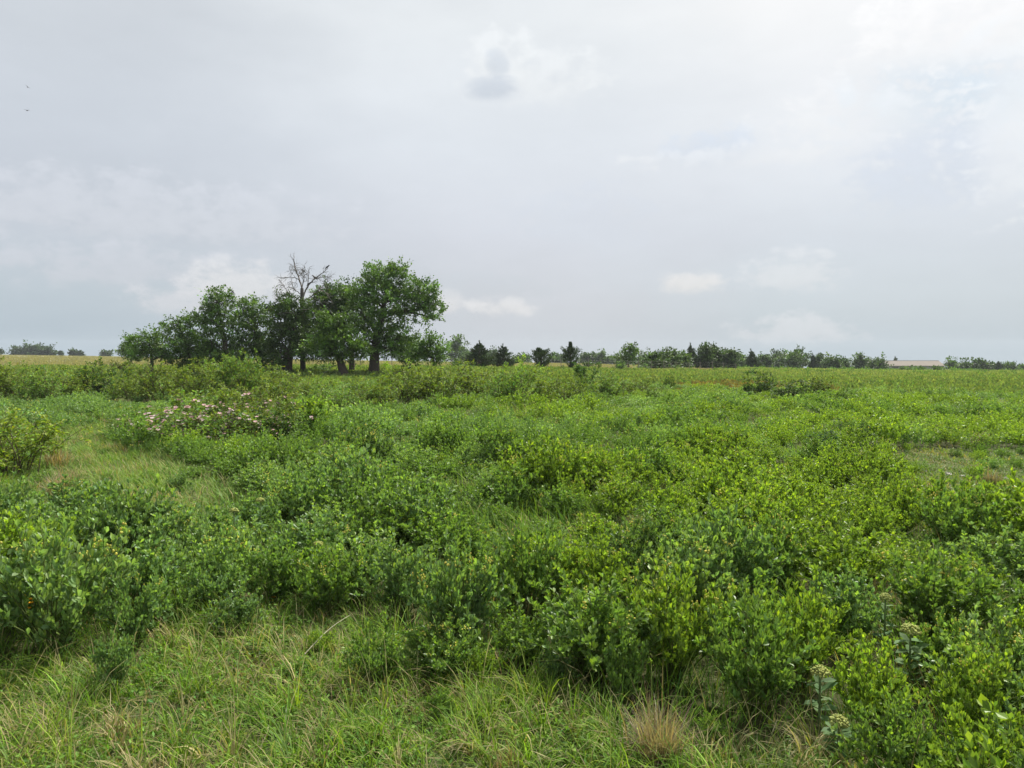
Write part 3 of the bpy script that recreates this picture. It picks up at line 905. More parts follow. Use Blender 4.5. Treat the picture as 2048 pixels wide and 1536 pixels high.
    u = rng.uniform(3.3 ** 2, 16 ** 2, n) ** .5; a = rng.uniform(-.8, .8, n); x, y = u * np.sin(a), u * np.cos(a)
    P = np.stack([x, y, terrain(x, y) + rng.uniform(.0, .10, n)], 1)
    leaves(g, P, unit(rdir(n) + [0, 0, .3]), unit(rdir(n) * .5 + [0, 0, 1]), rng.uniform(.025, .07, n), rng.uniform(.012, .03, n), vary((.115, .195, .036), n, .25, .2))
    o = g.build('grass', M_GRASS)
    tag(o, 'long arching grass with straw-coloured blades in front and between the bushes', 'grass', kind='stuff')
    print('grass verts', g.n)


near_grass()


def dry_tuft(px, base, w, h, col, label, n=420):
    p = ground(px, base); m = p[1] / F; R = w * m / 2; H = h * m
    r = thing('dry_grass_tuft', label, 'dry grass', p)
    g = Geo()
    az = rng.uniform(0, 6.28, n); rr = R * .6 * rng.uniform(0, 1, n) ** .5
    P = np.stack([rr * np.cos(az), rr * np.sin(az), 0 * rr - .01], 1)
    blades(g, P, H * rng.uniform(.25, 1.15, n), az + rng.normal(0, 1.1, n), rng.uniform(.1, 1.7, n) * rng.uniform(.4, 1, n), .0045 * max(1, p[1] / 6) * rng.uniform(.7, 1.4, n), vary(col, n, .22, .06))
    g.build('blades', M_GRASS, r)
    s = Geo(); k = 14
    az = rng.uniform(0, 6.28, k)
    blades(s, rng.normal(0, R * .2, (k, 3)) * [1, 1, 0], H * rng.uniform(1.1, 1.6, k), az, rng.uniform(.1, .4, k), .006 * max(1, p[1] / 6) * np.ones(k), vary((.34, .25, .16), k, .12, .05))
    s.build('stalks', M_GRASS, r)


dry_tuft(1318, 1530, 120, 125, (.31, .25, .18), 'pinkish tan upright dry grass tuft at the bottom edge right of centre', 700)
dry_tuft(128, 995, 80, 55, (.36, .29, .20), 'pinkish tan dry grass tuft beside the grassy gap on the left', 700)
dry_tuft(118, 935, 70, 40, (.40, .30, .18), 'thin straw-coloured tuft above the pinkish tan tuft on the left', 160)
dry_tuft(1010, 1545, 90, 45, (.30, .21, .13), 'grey-brown flattened grass tuft at the bottom edge near the middle', 380)
dry_tuft(1600, 1062, 60, 60, (.28, .19, .10), 'rusty dead stalks sticking out of the bushes right of centre', 200)
dry_tuft(1985, 968, 60, 26, (.21, .185, .13), 'greyish dead tuft at the lower rim of the bare patch', 300)
dry_tuft(240, 1475, 130, 50, (.32, .25, .14), 'straw-coloured flattened tuft in the near grass at the lower left', 300)
dry_tuft(985, 862, 44, 26, (.28, .22, .15), 'small grey dead tuft in the middle of the meadow', 160)


# ------------------------------------------------------------------ milkweeds with pale flower heads
def milkweed(px, base, head_py, label, size=1.0, lean=0.0):
    p = ground(px, base); m = p[1] / F
    H = float(at(px, head_py, p[1])[2] - p[2])
    r = thing('milkweed', label, 'milkweed', p, 'milkweeds with pale yellow-green flower heads')
    s, g, f = Geo(), Geo(), Geo()
    t = np.linspace(0, 1, 8)
    path = np.stack([lean * H * t ** 1.5, 0 * t, H * t], 1)
    tube(s, path, np.linspace(.009, .006, 8), [.13, .18, .07], 6)
    P, D, L = [], [], []
    for k in range(9):
        zz = .30 + .68 * k / 9; a0 = k * 1.57
        c = np.array([lean * H * zz ** 1.5, 0, H * zz])
        for sgn in (0, math.pi):
            a = a0 + sgn + rng.normal(0, .2)
            P.append(c); D.append(unit(np.array([math.cos(a), math.sin(a), rng.uniform(-.25, .7)]))); L.append(.105 * size * rng.uniform(.75, 1.15))
    P, D, L = np.array(P), np.array(D), np.array(L)
    leaves(g, P, D, np.tile([0, 0, 1.0], (len(P), 1)) + rdir(len(P)) * .3, L, L * .48, vary((.125, .215, .085), len(P), .12, .05), True, .18)
    top = path[-1]
    n = 150
    q = rdir(n); q[:, 2] = np.abs(q[:, 2]) * .8 + .05 * q[:, 2]
    R = .052 * size
    balls(f, top + [0, 0, .015] + q * R * rng.uniform(.75, 1.05, (n, 1)), .0075 * size, vary((.42, .46, .14), n, .14, .05))
    for k in range(26):
        tube(s, np.stack([top, top + [0, 0, .015] + q[k] * R]), [.002, .0015], [.22, .27, .12], 3)
    s.build('stem', M_STEM, r, True); g.build('leaves', M_GRASS, r); f.build('flower_head', M_PETAL, r, True)


milkweed(1638, 1475, 1352, 'tall milkweed with a round cream-green head left of the bright bush in the right foreground', 1.0)
milkweed(1676, 1530, 1452, 'milkweed with broad whitish leaves lowest in the frame, in the right foreground', 1.0)
milkweed(1818, 1400, 1268, 'milkweed with the widest pale head, above the bright bush on the right', 1.15)
milkweed(1768, 1330, 1200, 'slender milkweed with a narrow stacked head, farthest back on the right', .8)
milkweed(637, 1190, 1093, 'milkweed head showing over the bushes left of centre, nearer the grass', .9)
milkweed(522, 1115, 1005, 'milkweed with a flat cream head in the left middle distance', .9)
milkweed(470, 1140, 1026, 'milkweed just left of and nearer than the flat cream headed one', .9)
milkweed(305, 1215, 1118, 'milkweed with a pale head in the dark gap right of the big left-hand bush', .8)

# orange and yellow single blooms
def bloom(px, base, top, col, label):
    p = ground(px, base); H = float(at(px, top, p[1])[2] - p[2])
    r = thing('wildflower', label, 'wildflower', p, 'orange wildflowers in the meadow')
    s, f = Geo(), Geo()
    tube(s, np.array([[0, 0, 0], [.01, 0, H * .5], [0, 0, H]]), [.004, .003, .002], [.10, .14, .04], 4)
    for k in range(5):
        c = np.array([rng.normal(0, .012), rng.normal(0, .012), H - .035 * k])
        th = np.arange(5) * 1.256
        leaves(f, np.tile(c, (5, 1)), np.stack([np.cos(th), np.sin(th), .5 + 0 * th], 1), np.tile([0, 0, 1.0], (5, 1)), .026, .022, vary(col, 5, .08, .03))
    s.build('stem', M_STEM, r); f.build('petals', M_PETAL, r)


ORANGE = (.85, .42, .02)
bloom(62, 1285, 1190, ORANGE, 'orange flower spike on the big bush at the left edge')
bloom(1330, 1235, 1138, ORANGE, 'orange flower spike on the bushes right of centre')
bloom(548, 1215, 1187, (.80, .36, .03), 'small orange bloom at the back edge of the near grass')
bloom(1382, 920, 880, ORANGE, 'lone yellow-orange bloom in the far right carpet')
bloom(398, 1140, 1115, (.75, .45, .28), 'salmon bloom in the dark gap behind the near grass on the left')


# fallen pale twig over the grass
def twig():
    a, b = ground(610, 1335), ground(700, 1300)
    a[2] += .10; b[2] += .28
    t = np.linspace(0, 1, 8)[:, None]
    P = a * (1 - t) + b * t + np.array([0, 0, 1.0]) * (np.sin(t * 3.14) * .03)
    r = thing('dead_stalk', 'long pale dead stalk bent over the near grass', 'stalk', P[0])
    g = Geo(); tube(g, P - P[0], np.linspace(.004, .0015, 8), (.52, .48, .36), 5)
    tube(g, np.array([P[0], [P[0][0] - .03, P[0][1], float(terrain(P[0][0], P[0][1])) - .01]]) - P[0], [.004, .005], (.45, .40, .30), 5)
    g.build('shaft', M_BARK, r, True)


twig()

# pale stones on the bare patch
M_STONE = plain_mat('limestone', (.42, .40, .36), .9, 0, 9, .3)
for (px, py, w, label) in [(1895, 950, 18, 'flat pale limestone on the bare patch, left of its neighbour'), (1925, 953, 12, 'small limestone right of the flat one on the bare patch'),
                           (1850, 944, 13, 'limestone at the left end of the bare patch'), (1985, 942, 11, 'limestone at the right end of the bare patch'),
                           (2015, 958, 14, 'weathered stone on the lower right of the bare patch')]:
    p = ground(px, py); R = w * p[1] / F / 2
    g = Geo(); ellipsoid(g, np.array([0, 0, 0]), (R, R * .8, R * .38), (1, 1, 1), None, 10, 7)
    v = g.v[0]; v += rng.normal(0, R * .07, v.shape)
    o = g.build('stone', M_STONE); o.location = (p[0], p[1], p[2] + R * .15); o.rotation_euler = (0, 0, rng.uniform(0, 6))
    tag(o, label, 'stone', 'pale stones on the bare patch')


# ------------------------------------------------------------------ trees
def crown_leaves(g, C, Rr, n, size, col, sprig=.45, up=.15, flat=.75, light=None):
    """Leaf sprigs over one foliage mass: C centre, Rr its three radii."""
    m = max(4, n // 26)
    dr = rdir(m); dr[:, 2] = dr[:, 2] * .9 + .1
    k = rng.uniform(0, 1, m) ** .42
    c0 = C + dr * Rr * (k * rng.uniform(.85, 1.2, m))[:, None]
    sd = unit(dr * .9 + rdir(m) * .6 + [0, 0, up])
    L = sprig * rng.uniform(.5, 1.3, m) * np.where(rng.uniform(0, 1, m) < .22, 2.0, 1.0)
    per = 26
    t = rng.uniform(-.25, 1, (m, per, 1))
    P = c0[:, None] + sd[:, None] * t * L[:, None, None] + rng.normal(0, size * .95, (m, per, 3)) * [1, 1, .6]
    D = unit(np.repeat(sd, per, 0) + rdir(m * per) * .9)
    P = P.reshape(-1, 3)
    cc = np.repeat(vary(np.asarray(col) * 1.02, m, .30, .08), per, 0) * np.exp(rng.normal(0, .18, (m * per, 1)))
    s = size * 1.42 * rng.uniform(.6, 1.35, m * per)
    leaves(g, P, D, unit(rdir(m * per) * .8 + [0, 0, 1]), s, s * .66, np.clip(cc, .004, 1))


def limb(s, a, b, r0, r1, sag=.0, wob=.06, n=6, col=C_BARK, sides=6):
    t = np.linspace(0, 1, n)[:, None]; L = np.linalg.norm(b - a)
    mid = np.sin(t * math.pi)
    P = a * (1 - t) + b * t + np.array([0, 0, 1.0]) * mid * L * sag + rng.normal(0, wob * L * .3, (n, 3)) * mid
    tube(s, P, np.linspace(r0, r1, n), vary(col, 1, .1, .03)[0], sides)
    return P


def tree(name, label, d, base_px, trunk, blobs, n, size, col, group=None, cat='tree', sprig=.45, bark=C_BARK, dead=0):
    """trunk: (px, row, width px) up the stem; blobs: (px, row, rx, ry, depth offset m) foliage masses, all read at distance d."""
    base = on_ground(base_px, d); m = d / F
    r = thing(name, label, cat, base, group)
    s, g = Geo(), Geo()
    T = [at(a, b, d) - base for a, b, _ in trunk]; W = [w * m / 2 for *_, w in trunk]
    T[0] = np.array([T[0][0], 0, -.15])
    off = 0.0
    for i in range(1, len(T)):
        off += rng.normal(0, .08); T[i] = T[i] + [0, off, 0]
    T = np.array(T)
    tt = np.linspace(0, len(T) - 1, 4 * len(T)); i = np.minimum(tt.astype(int), len(T) - 2); f = (tt - i)[:, None]
    TP = T[i] * (1 - f) + T[i + 1] * f; TR = np.interp(tt, range(len(W)), W) * np.linspace(.92, .6, len(tt))
    TR[0] *= 1.15; TR[1] *= 1.05
    tube(s, TP + rng.normal(0, .015, TP.shape), TR, bark, 10)
    area = np.array([b[2] * b[3] for b in blobs], float); share = area / area.sum()
    for (bx, by, rx, ry, dy), sh in zip(blobs, share):
        C = at(bx, by, d + dy) - base
        Rr = np.array([rx * m, (rx + ry) / 2 * m, ry * m])
        k = np.argmin(np.linalg.norm(TP[len(TP) // 3:] - (C - [0, 0, Rr[2] * 1.2]), axis=1)) + len(TP) // 3
        P = limb(s, TP[k], C, TR[k] * .42, .02 + Rr[0] * .010, .05, col=bark)
        for q in range(6):
            e = C + rdir(1)[0] * Rr * rng.uniform(.5, .95)
            limb(s, P[rng.integers(2, 6)], e, .03 + Rr[0] * .01, .012, .05, .1, 5, bark, 4)
        crown_leaves(g, C, Rr, int(n * 1.45 * sh), size, col, sprig)
    for q in range(dead):
        k = rng.integers(len(TP) // 4, len(TP)); e = TP[k] + unit(rdir(1)[0] * [1, 1, .3] + [0, 0, -.15]) * rng.uniform(1, 2.2)
        limb(s, TP[k], e, .03, .01, .05, .15, 6, np.array([.16, .14, .12]), 4)
    s.build('trunk', M_BARK, r, True); g.build('crown', M_TREE, r)
    return r, base


DG = 58.0
GG = 'trees of the grove left of centre'
tree('broadleaf_tree', 'largest tree of the grove, tall domed crown with a drooping right bough', DG, 747,
     [(747, 744, 26), (749, 715, 22), (752, 680, 20), (762, 640, 16), (772, 590, 10), (776, 560, 5)],
     [(765, 558, 44, 28, 0), (800, 572, 40, 30, .4), (728, 582, 30, 26, -.3), (838, 585, 30, 28, 0), (770, 605, 52, 34, -.6), (720, 622, 32, 34, .3),
      (826, 622, 38, 26, .3), (866, 622, 20, 20, 0), (850, 598, 24, 24, -.5), (768, 655, 48, 34, 0), (735, 680, 34, 30, -.4), (800, 682, 34, 28, .3),
      (776, 700, 44, 20, 0), (745, 548, 18, 16, .6), (788, 540, 22, 12, 0), (872, 636, 10, 10, .2)],
     19000, .125, C_TREE * 1.15, GG, dead=5)
tree('broadleaf_tree', 'tree with a crown of mid height wedged between the dead tree and the largest tree', DG + 3, 706,
     [(704, 743, 15), (704, 715, 12), (698, 680, 12), (685, 640, 9), (675, 600, 6)],
     [(672, 598, 34, 26, 0), (650, 590, 24, 20, .5), (694, 600, 26, 26, -.4), (660, 630, 40, 30, 0), (700, 640, 30, 34, .3), (640, 620, 24, 26, -.3), (632, 660, 30, 26, .2), (690, 580, 14, 14, .3)],
     10500, .12, C_TREE * .78, GG, dead=5)
tree('broadleaf_tree', 'short bright green tree on a leaning trunk at the front of the grove', DG - 4, 692,
     [(690, 746, 22), (682, 728, 18), (672, 705, 14), (668, 680, 9), (665, 660, 5)],
     [(668, 668, 32, 26, 0), (640, 690, 26, 20, .3), (692, 692, 34, 22, -.3), (720, 700, 20, 16, .2), (660, 706, 36, 14, -.2), (680, 650, 22, 16, .2), (655, 645, 20, 20, 0)],
     8000, .12, C_TREE * [1.10, 1.10, .95], GG, dead=8)
tree('broadleaf_tree', 'dark dense tree on a thick forked trunk in the middle of the grove', DG, 575,
     [(573, 744, 24), (576, 720, 22), (584, 695, 20), (590, 665, 14), (592, 630, 8)],
     [(578, 622, 30, 26, 0), (600, 628, 28, 24, .4), (560, 645, 24, 26, -.3), (590, 660, 38, 30, 0), (560, 680, 30, 28, .3), (612, 680, 32, 28, -.3), (545, 700, 24, 22, 0), (556, 718, 22, 12, -.8), (606, 704, 26, 18, -.9), (628, 706, 22, 16, .2), (572, 605, 14, 12, .2)],
     11500, .115, C_TREE * .72, GG, dead=8)
tree('broadleaf_tree', 'rounded tree just left of the dark middle tree of the grove', DG + 1, 518,
     [(520, 742, 16), (520, 715, 14), (514, 680, 11), (508, 640, 7), (505, 615, 4)],
     [(500, 618, 26, 20, 0), (522, 632, 24, 24, .3), (488, 645, 26, 26, -.3), (520, 665, 34, 28, 0), (495, 690, 36, 26, .3), (530, 705, 26, 20, -.2), (478, 705, 24, 22, 0), (505, 722, 44, 14, -.5), (540, 724, 26, 12, .4)],
     9500, .115, C_TREE * 1.0, GG, dead=4)
tree('broadleaf_tree', 'tall airy tree with a ragged top in the left half of the grove', DG - 1, 452,
     [(455, 742, 16), (452, 715, 14), (446, 680, 11), (440, 640, 7), (436, 600, 4)],
     [(436, 600, 26, 16, 0), (418, 612, 24, 14, .3), (452, 622, 22, 20, -.3), (412, 640, 30, 18, .2), (446, 655, 32, 24, 0), (420, 680, 34, 26, -.2), (450, 702, 40, 22, .3), (398, 704, 30, 20, 0), (430, 724, 50, 13, -.6), (470, 716, 30, 16, .4), (430, 588, 12, 10, 0), (460, 592, 9, 8, .2)],
     9500, .115, C_TREE * 1.02, GG, dead=4)
tree('broadleaf_tree', 'slanting tree with layered feathery boughs left of the tall airy tree', DG, 378,
     [(382, 741, 12), (380, 715, 10), (372, 685, 8), (362, 655, 5), (358, 640, 3)],
     [(358, 645, 24, 10, 0), (340, 656, 20, 8, .3), (376, 664, 24, 14, -.3), (350, 680, 34, 14, .2), (384, 694, 34, 18, 0), (350, 706, 30, 14, -.2), (392, 640, 14, 10, .2), (400, 715, 30, 14, .1), (365, 724, 40, 11, -.4)],
     6500, .11, C_TREE * .98, GG)
tree('broadleaf_tree', 'low spreading tree with flat layered boughs at the left end of the grove', DG - 2, 304,
     [(304, 742, 9), (302, 722, 8), (300, 700, 6), (298, 680, 3)],
     [(300, 676, 26, 8, 0), (276, 686, 24, 7, .3), (322, 690, 26, 10, -.3), (298, 700, 34, 9, .2), (322, 712, 26, 9, 0), (280, 710, 22, 8, -.2), (262, 684, 12, 6, 0)],
     4200, .105, C_TREE * 1.08, GG)
tree('broadleaf_tree', 'small dark rounded tree at the outer left edge behind the low spreading tree', DG + 40, 262,
     [(262, 733, 6), (262, 718, 5), (260, 700, 3)],
     [(256, 694, 16, 9, 0), (272, 702, 18, 10, .5), (250, 706, 12, 8, -.4), (264, 714, 18, 8, 0)],
     1800, .17, C_TREE * .85, GG)
tree('broadleaf_tree', 'slim young tree with an open crown at the right end of the grove', DG + 2, 866,
     [(866, 744, 7), (866, 722, 6), (862, 700, 4), (860, 680, 3)],
     [(862, 682, 20, 12, 0), (846, 696, 24, 14, .3), (876, 700, 20, 16, -.3), (860, 712, 28, 12, 0), (832, 706, 22, 12, .2), (880, 716, 14, 10, 0)],
     4200, .11, C_TREE * 1.22, GG)
tree('broadleaf_tree', 'thin young tree behind the largest tree of the grove, left of the slim open one', DG + 6, 818,
     [(820, 742, 6), (820, 720, 5), (816, 700, 3)],
     [(818, 692, 22, 12, 0), (800, 704, 24, 12, .3), (836, 708, 20, 12, -.3), (815, 716, 26, 10, 0)],
     3000, .115, C_TREE * 1.0, GG)


# the dead tree above the grove
def dead_tree():
    d = DG + 1.2; base = on_ground(606, d); m = d / F
    r = thing('dead_tree', 'bare grey dead tree whose twiggy top rises above the middle of the grove', 'tree', base)
    s, w = Geo(), Geo()
    GREY = np.array([.15, .135, .122])
    dep = {}

    def P(px, py, dy=None):
        k = (px, py)
        if k not in dep: dep[k] = rng.normal(0, .35) if dy is None else dy
        return at(px, py, d + dep[k]) - base

    def br(pts, w0, w1, sides=6):
        pp = np.array([P(*q) for q in pts]); n = len(pp)
        tt = np.linspace(0, n - 1, 4 * n); i = np.minimum(tt.astype(int), n - 2); f = (tt - i)[:, None]
        path = pp[i] * (1 - f) + pp[i + 1] * f + rng.normal(0, .018, (len(tt), 3))
        rad = np.linspace(w0 * m / 3.4, w1 * m / 2.6, len(tt))
        tube(s, path, rad, vary(GREY, 1, .12, .03)[0], sides)
        return path, rad

    for q in ((606, 740), (605, 690), (604, 640), (604, 602), (604, 577)): dep[q] = 0.0
    tp = np.array([P(606, 745), P(605, 690), P(604, 640), P(604, 602), P(604, 577)])
    tp[0] = [0, 0, -.15]
    tube(w, tp, np.array([11, 10, 9, 8, 6.5]) * m / 2, GREY * .55, 9)
    B = [([(604, 577), (597, 553), (592, 539), (589, 528), (587, 517)], 6, 1.2),
         ([(601, 560), (592, 556), (581, 554), (562, 556)], 3.2, 1.2), ([(592, 541), (586, 540), (579, 539)], 2, 1),
         ([(604, 598), (611, 582), (618, 570), (629, 558), (643, 547), (655, 537)], 6, 1.2),
         ([(629, 558), (644, 555), (654, 554), (661, 557)], 2.6, 1.1), ([(615, 574), (617, 553), (618, 535)], 3, 1),
         ([(604, 602), (592, 595), (578, 589), (566, 592), (556, 600), (548, 608)], 5, 1.3),
         ([(578, 589), (572, 578), (566, 572), (560, 570)], 2.4, 1), ([(566, 592), (558, 586), (552, 582)], 2, 1),
         ([(604, 615), (585, 612), (565, 613), (550, 617), (533, 619)], 4.5, 1.3),
         ([(605, 605), (622, 594), (636, 581), (648, 571), (655, 563)], 5, 1.2), ([(636, 581), (646, 582), (656, 590), (664, 604)], 3, 1.1),
         ([(622, 594), (636, 600), (648, 612), (655, 628)], 3, 1.1), ([(604, 577), (608, 560), (607, 545), (610, 532)], 3.4, 1.1),
         ([(597, 553), (604, 546), (606, 538)], 2.2, 1), ([(604, 590), (590, 580), (584, 568), (580, 562)], 3.4, 1.1),
         ([(605, 600), (612, 612), (628, 622), (640, 640), (645, 655)], 3.4, 1.1)]
    for pts_, a, b in B:
        path, rad = br(pts_, a, b)
        for k in range(int(len(path) * .85)):
            i = rng.integers(len(path) // 4, len(path))
            dd = unit(path[min(i + 1, len(path) - 1)] - path[max(i - 1, 0)] + rdir(1)[0] * .9)
            e = path[i] + dd * rng.uniform(.25, .75)
            q = limb(s, path[i], e, min(rad[i] * .7, .02), .006, .06, .2, 5, GREY, 4)
            for _ in range(2): limb(s, q[2], q[2] + unit(dd + rdir(1)[0] * .8) * rng.uniform(.2, .45), .009, .006, 0, .2, 4, GREY, 3)
    w.build('trunk', M_BARK, r, True); s.build('branches', M_BARK, r, True)
    return d, dep


D_DEAD, DEP = dead_tree()


def nest():
    p = at(575, 590, D_DEAD)
    r = thing('nest', 'clump-like stick nest lodged on a left branch of the dead tree', 'nest', p)
    g = Geo()
    for k in range(130):
        a = rng.uniform(0, 6.28); c = np.array([math.cos(a) * .2, math.sin(a) * .2, rng.normal(.06, .07)]) * rng.uniform(.6, 1.1)
        t = unit(np.array([-math.sin(a), math.cos(a), rng.normal(0, .25)]) + rdir(1)[0] * .35) * rng.uniform(.12, .26)
        tube(g, np.array([c - t / 2, c + t / 2]), [.010, .007], vary((.10, .08, .06), 1, .2, .05)[0], 4)
    g.build('sticks', M_BARK, r)


nest()


# ------------------------------------------------------------------ birds
M_BIRD = plain_mat('black_feathers', (.012, .012, .014), .55, 0, 40, .3)


def perched(px, py, d, size, label, face=1):
    p = at(px, py, d)
    r = thing('perched_bird', label, 'bird', p, 'black birds perched on the trees', rz=0 if face > 0 else math.pi)
    g = Geo(); L = size
    tl = math.radians(38); R = np.array([[math.cos(tl), 0, -math.sin(tl)], [0, 1, 0], [math.sin(tl), 0, math.cos(tl)]])
    ellipsoid(g, np.array([0, 0, L * .42]), (L * .42, L * .2, L * .2), (1, 1, 1), R, 12, 9)
    ellipsoid(g, np.array([L * .36, 0, L * .78]), (L * .16, L * .13, L * .13), (1, 1, 1), None, 10, 7)
    tube(g, np.array([[L * .48, 0, L * .78], [L * .66, 0, L * .74]]), [L * .05, L * .01], (1, 1, 1), 5)
    tube(g, np.array([[-L * .22, 0, L * .2], [-L * .5, 0, -L * .05], [-L * .72, 0, -L * .22]]), [L * .10, L * .08, L * .06], (1, 1, 1), 6)
    for sgn in (-1, 1): tube(g, np.array([[0, sgn * L * .08, L * .28], [.0, sgn * L * .08, -.01]]), [L * .025, L * .02], (1, 1, 1), 4)
    g.build('body', M_BIRD, r, True)
    for sgn in (-1, 1):
        w = Geo(); ellipsoid(w, np.array([-L * .06, sgn * L * .17, L * .40]), (L * .40, L * .05, L * .15), (1, 1, 1), R, 10, 7)
        w.build('wing', M_BIRD, r, True)


def on_branch(q, size, label, face=1):
    perched(q[0], q[1], D_DEAD + DEP[q], size, label, face)


on_branch((655, 537), .32, 'black bird on the highest right-hand tip of the dead tree')
on_branch((607, 545), .28, 'black bird in the fork near the top centre of the dead tree', -1)
on_branch((618, 570), .27, 'small black bird right of the fork in the dead tree')
on_branch((629, 558), .36, 'largest black bird, hunched on the right of the dead tree', -1)
on_branch((533, 619), .34, 'black bird on the long bare branch reaching left from the dead tree')
perched(465, 586, DG - 1, .28, 'dark bird on the top right twig of the tall airy tree', -1)


def flying(px, py, d, span, label, bank, yaw):
    p = at(px, py, d)
    r = thing('flying_bird', label, 'bird', p, 'birds flying high at the left')
    r.rotation_euler = (0, bank, yaw)
    g = Geo(); S = span / 2
    ellipsoid(g, np.zeros(3), (S * .17, S * .42, S * .17), (1, 1, 1), None, 10, 8)
    tube(g, np.array([[0, .3 * S, 0], [0, .5 * S, .0]]), [S * .06, S * .01], (1, 1, 1), 5)
    g.add(np.array([[-.05, -.3, 0], [.05, -.3, 0], [.12, -.62, 0], [-.12, -.62, 0], [-.05, -.3, .02], [.05, -.3, .02], [.12, -.62, .015], [-.12, -.62, .015]]) * S, (1, 1, 1),
          [(3, 2, 1, 0), (4, 5, 6, 7), (0, 1, 5, 4), (2, 3, 7, 6), (1, 2, 6, 5), (3, 0, 4, 7)])
    g.build('body', M_BIRD, r, True)
    for sg in (-1, 1):
        w = Geo()
        st = [(0.06, .20, -.16, 0, .05), (.4, .22, -.14, .22, .04), (.72, .12, -.12, .20, .03), (1.0, -.06, -.14, .08, .012)]
        v = []
        for x, a, b, z, th in st: v += [(sg * x, a, z), (sg * x, b, z), (sg * x, b, z + th * .5), (sg * x, a, z + th)]
        q = [(4 * i + j, 4 * i + (j + 1) % 4, 4 * i + 4 + (j + 1) % 4, 4 * i + 4 + j) for i in range(3) for j in range(4)] + [(3, 2, 1, 0), (12, 13, 14, 15)]
        w.add(np.array(v) * S, (1, 1, 1), q)
        w.build('wing', M_BIRD, r)


flying(55, 174, 60, .42, 'small dark bird in the sky at the upper left, the higher of two', .7, .5)
flying(54, 221, 62, .46, 'small bird with raised wings in the sky at the upper left, the lower of two', .1, .2)


# ------------------------------------------------------------------ cedars
def cedar(px, top, w, d, label, lean=0.0, belly=.12, narrow=.8, n=4200, col=C_CEDAR, spire=1.35, rise=.10, group='dark cedars along the fence line', size=None):
    base = on_ground(px, d); m = d / F
    H = float(at(px, top - 2, d)[2] - base[2]); R = w * m / 2 * 1.12
    r = thing('cedar_tree', label, 'cedar', base, group)
    s, g = Geo(), Geo()
    t = np.linspace(0, 1, 9)
    path = np.stack([lean * H * t ** 2, 0 * t, H * .97 * t], 1); path[0, 2] = -.1
    tube(s, path, np.linspace(.05 + R * .06, .012, 9), C_BARK * 1.2, 7)
    nb = int(170 * max(1, H / 3)); size = size or max(.10, d * .0011)
    P, D, C_ = [], [], []
    per = max(8, int(n * 1.9) // nb)
    uu = rng.uniform(0, 1, nb); zz = np.where(rise < .3, 1.02 - np.sqrt(1.02 - uu) + .03, .05 + uu * .96)
    lob = 1 + .30 * np.sin(zz * 17 + rng.uniform(0, 6)) * rng.uniform(.4, 1, nb) * (zz < .7)
    prof = np.where(zz < belly, narrow + (1 - narrow) * (zz / belly) ** .8, np.clip(1 - (zz - belly) / (1 - belly), 0, 1) ** spire * .94 + .06)
    a = rng.uniform(0, 6.28, nb)
    for k in range(nb):
        c = np.array([lean * H * zz[k] ** 2, 0, H * .95 * zz[k]])
        L = R * prof[k] * lob[k] * rng.uniform(.75, 1.35)
        o = unit(np.array([math.cos(a[k]) + lean * .6, math.sin(a[k]), rise + .35 * zz[k] ** 3]))
        if k % 3 == 0: tube(s, np.array([c, c + o * L * .8]), [.018, .006], C_BARK, 3)
        tt = rng.uniform(.03, 1.08, per)[:, None] ** .6
        P.append(c + o * L * tt + np.array([0, 0, 1.0]) * (tt ** 2) * L * (.06 + rise * .4) + rng.normal(0, size * .55, (per, 3)))
        D.append(unit(o + [0, 0, .5] + rdir(per) * .55)); C_.append(np.tile(vary(col, 1, .25, .1), (per, 1)))
    q_ = 160; zt_ = rng.uniform(.55, 1.03, (q_, 1)); P.append(np.hstack([lean * H * zt_ ** 2, 0 * zt_, H * .97 * zt_]) + rng.normal(0, 1, (q_, 3)) * [.10, .10, .05] * (1.12 - zt_) * H * (.5 if rise < .3 else .22))
    D.append(unit(rdir(q_) * .6 + [lean, 0, .9])); C_.append(vary(col, q_, .25, .1))
    P, D, C_ = np.concatenate(P), np.concatenate(D), np.concatenate(C_)
    k = P[:, 2] > .02; P, D, C_ = P[k], D[k], C_[k]
    L = size * 1.5 * rng.uniform(.6, 1.4, len(P))
    leaves(g, P, D, rdir(len(P)), L, L * .42, C_ * np.exp(rng.normal(0, .2, (len(P), 1))))
    s.build('trunk', M_BARK, r, True); g.build('crown', M_CEDAR, r)


cedar(958, 684, 58, 88, 'broad conical dark cedar, first right of the grove', .02, .12, .85, 6500)
cedar(1006, 690, 42, 92, 'dark cedar with a blunt top, second right of the grove', .0, .15, .7, 5200, spire=1.0)
cedar(1084, 699, 42, 88, 'dark cedar with its tip swept left, between the second and the spindle-shaped cedar', -.18, .4, .45, 3600, rise=.40)
cedar(1141, 687, 38, 86, 'spindle-shaped dark cedar with a thin bare tip and narrow foot', .0, .42, .28, 3600, spire=2.2, rise=.55)
cedar(1384, 689, 34, 140, 'windswept cedar with a ragged leaning tip among the trees right of centre', -.08, .15, .75, 4160, C_CEDAR * 1.15)
cedar(1506, 701, 26, 170, 'lone pointed cedar at the left end of the long tree row', -.12, .15, .75, 3380, C_CEDAR * 1.05)
cedar(1628, 711, 16, 210, 'small cedar poking over the right slope of the long tree row', -.1, .15, .75, 1950, C_CEDAR * 1.1)
cedar(1693, 721, 10, 230, 'little pointed cedar in the low gap of the tree row left of the barn', 0, .15, .75, 1170, C_CEDAR * 1.1)
cedar(1739, 717, 12, 235, 'pointed cedar right of the round tree left of the barn', -.1, .15, .75, 1170, C_CEDAR * 1.1)
cedar(1793, 716, 9, 380, 'small cedar top showing behind the barn roof', -.1, .15, .75, 910, C_CEDAR * 1.1)
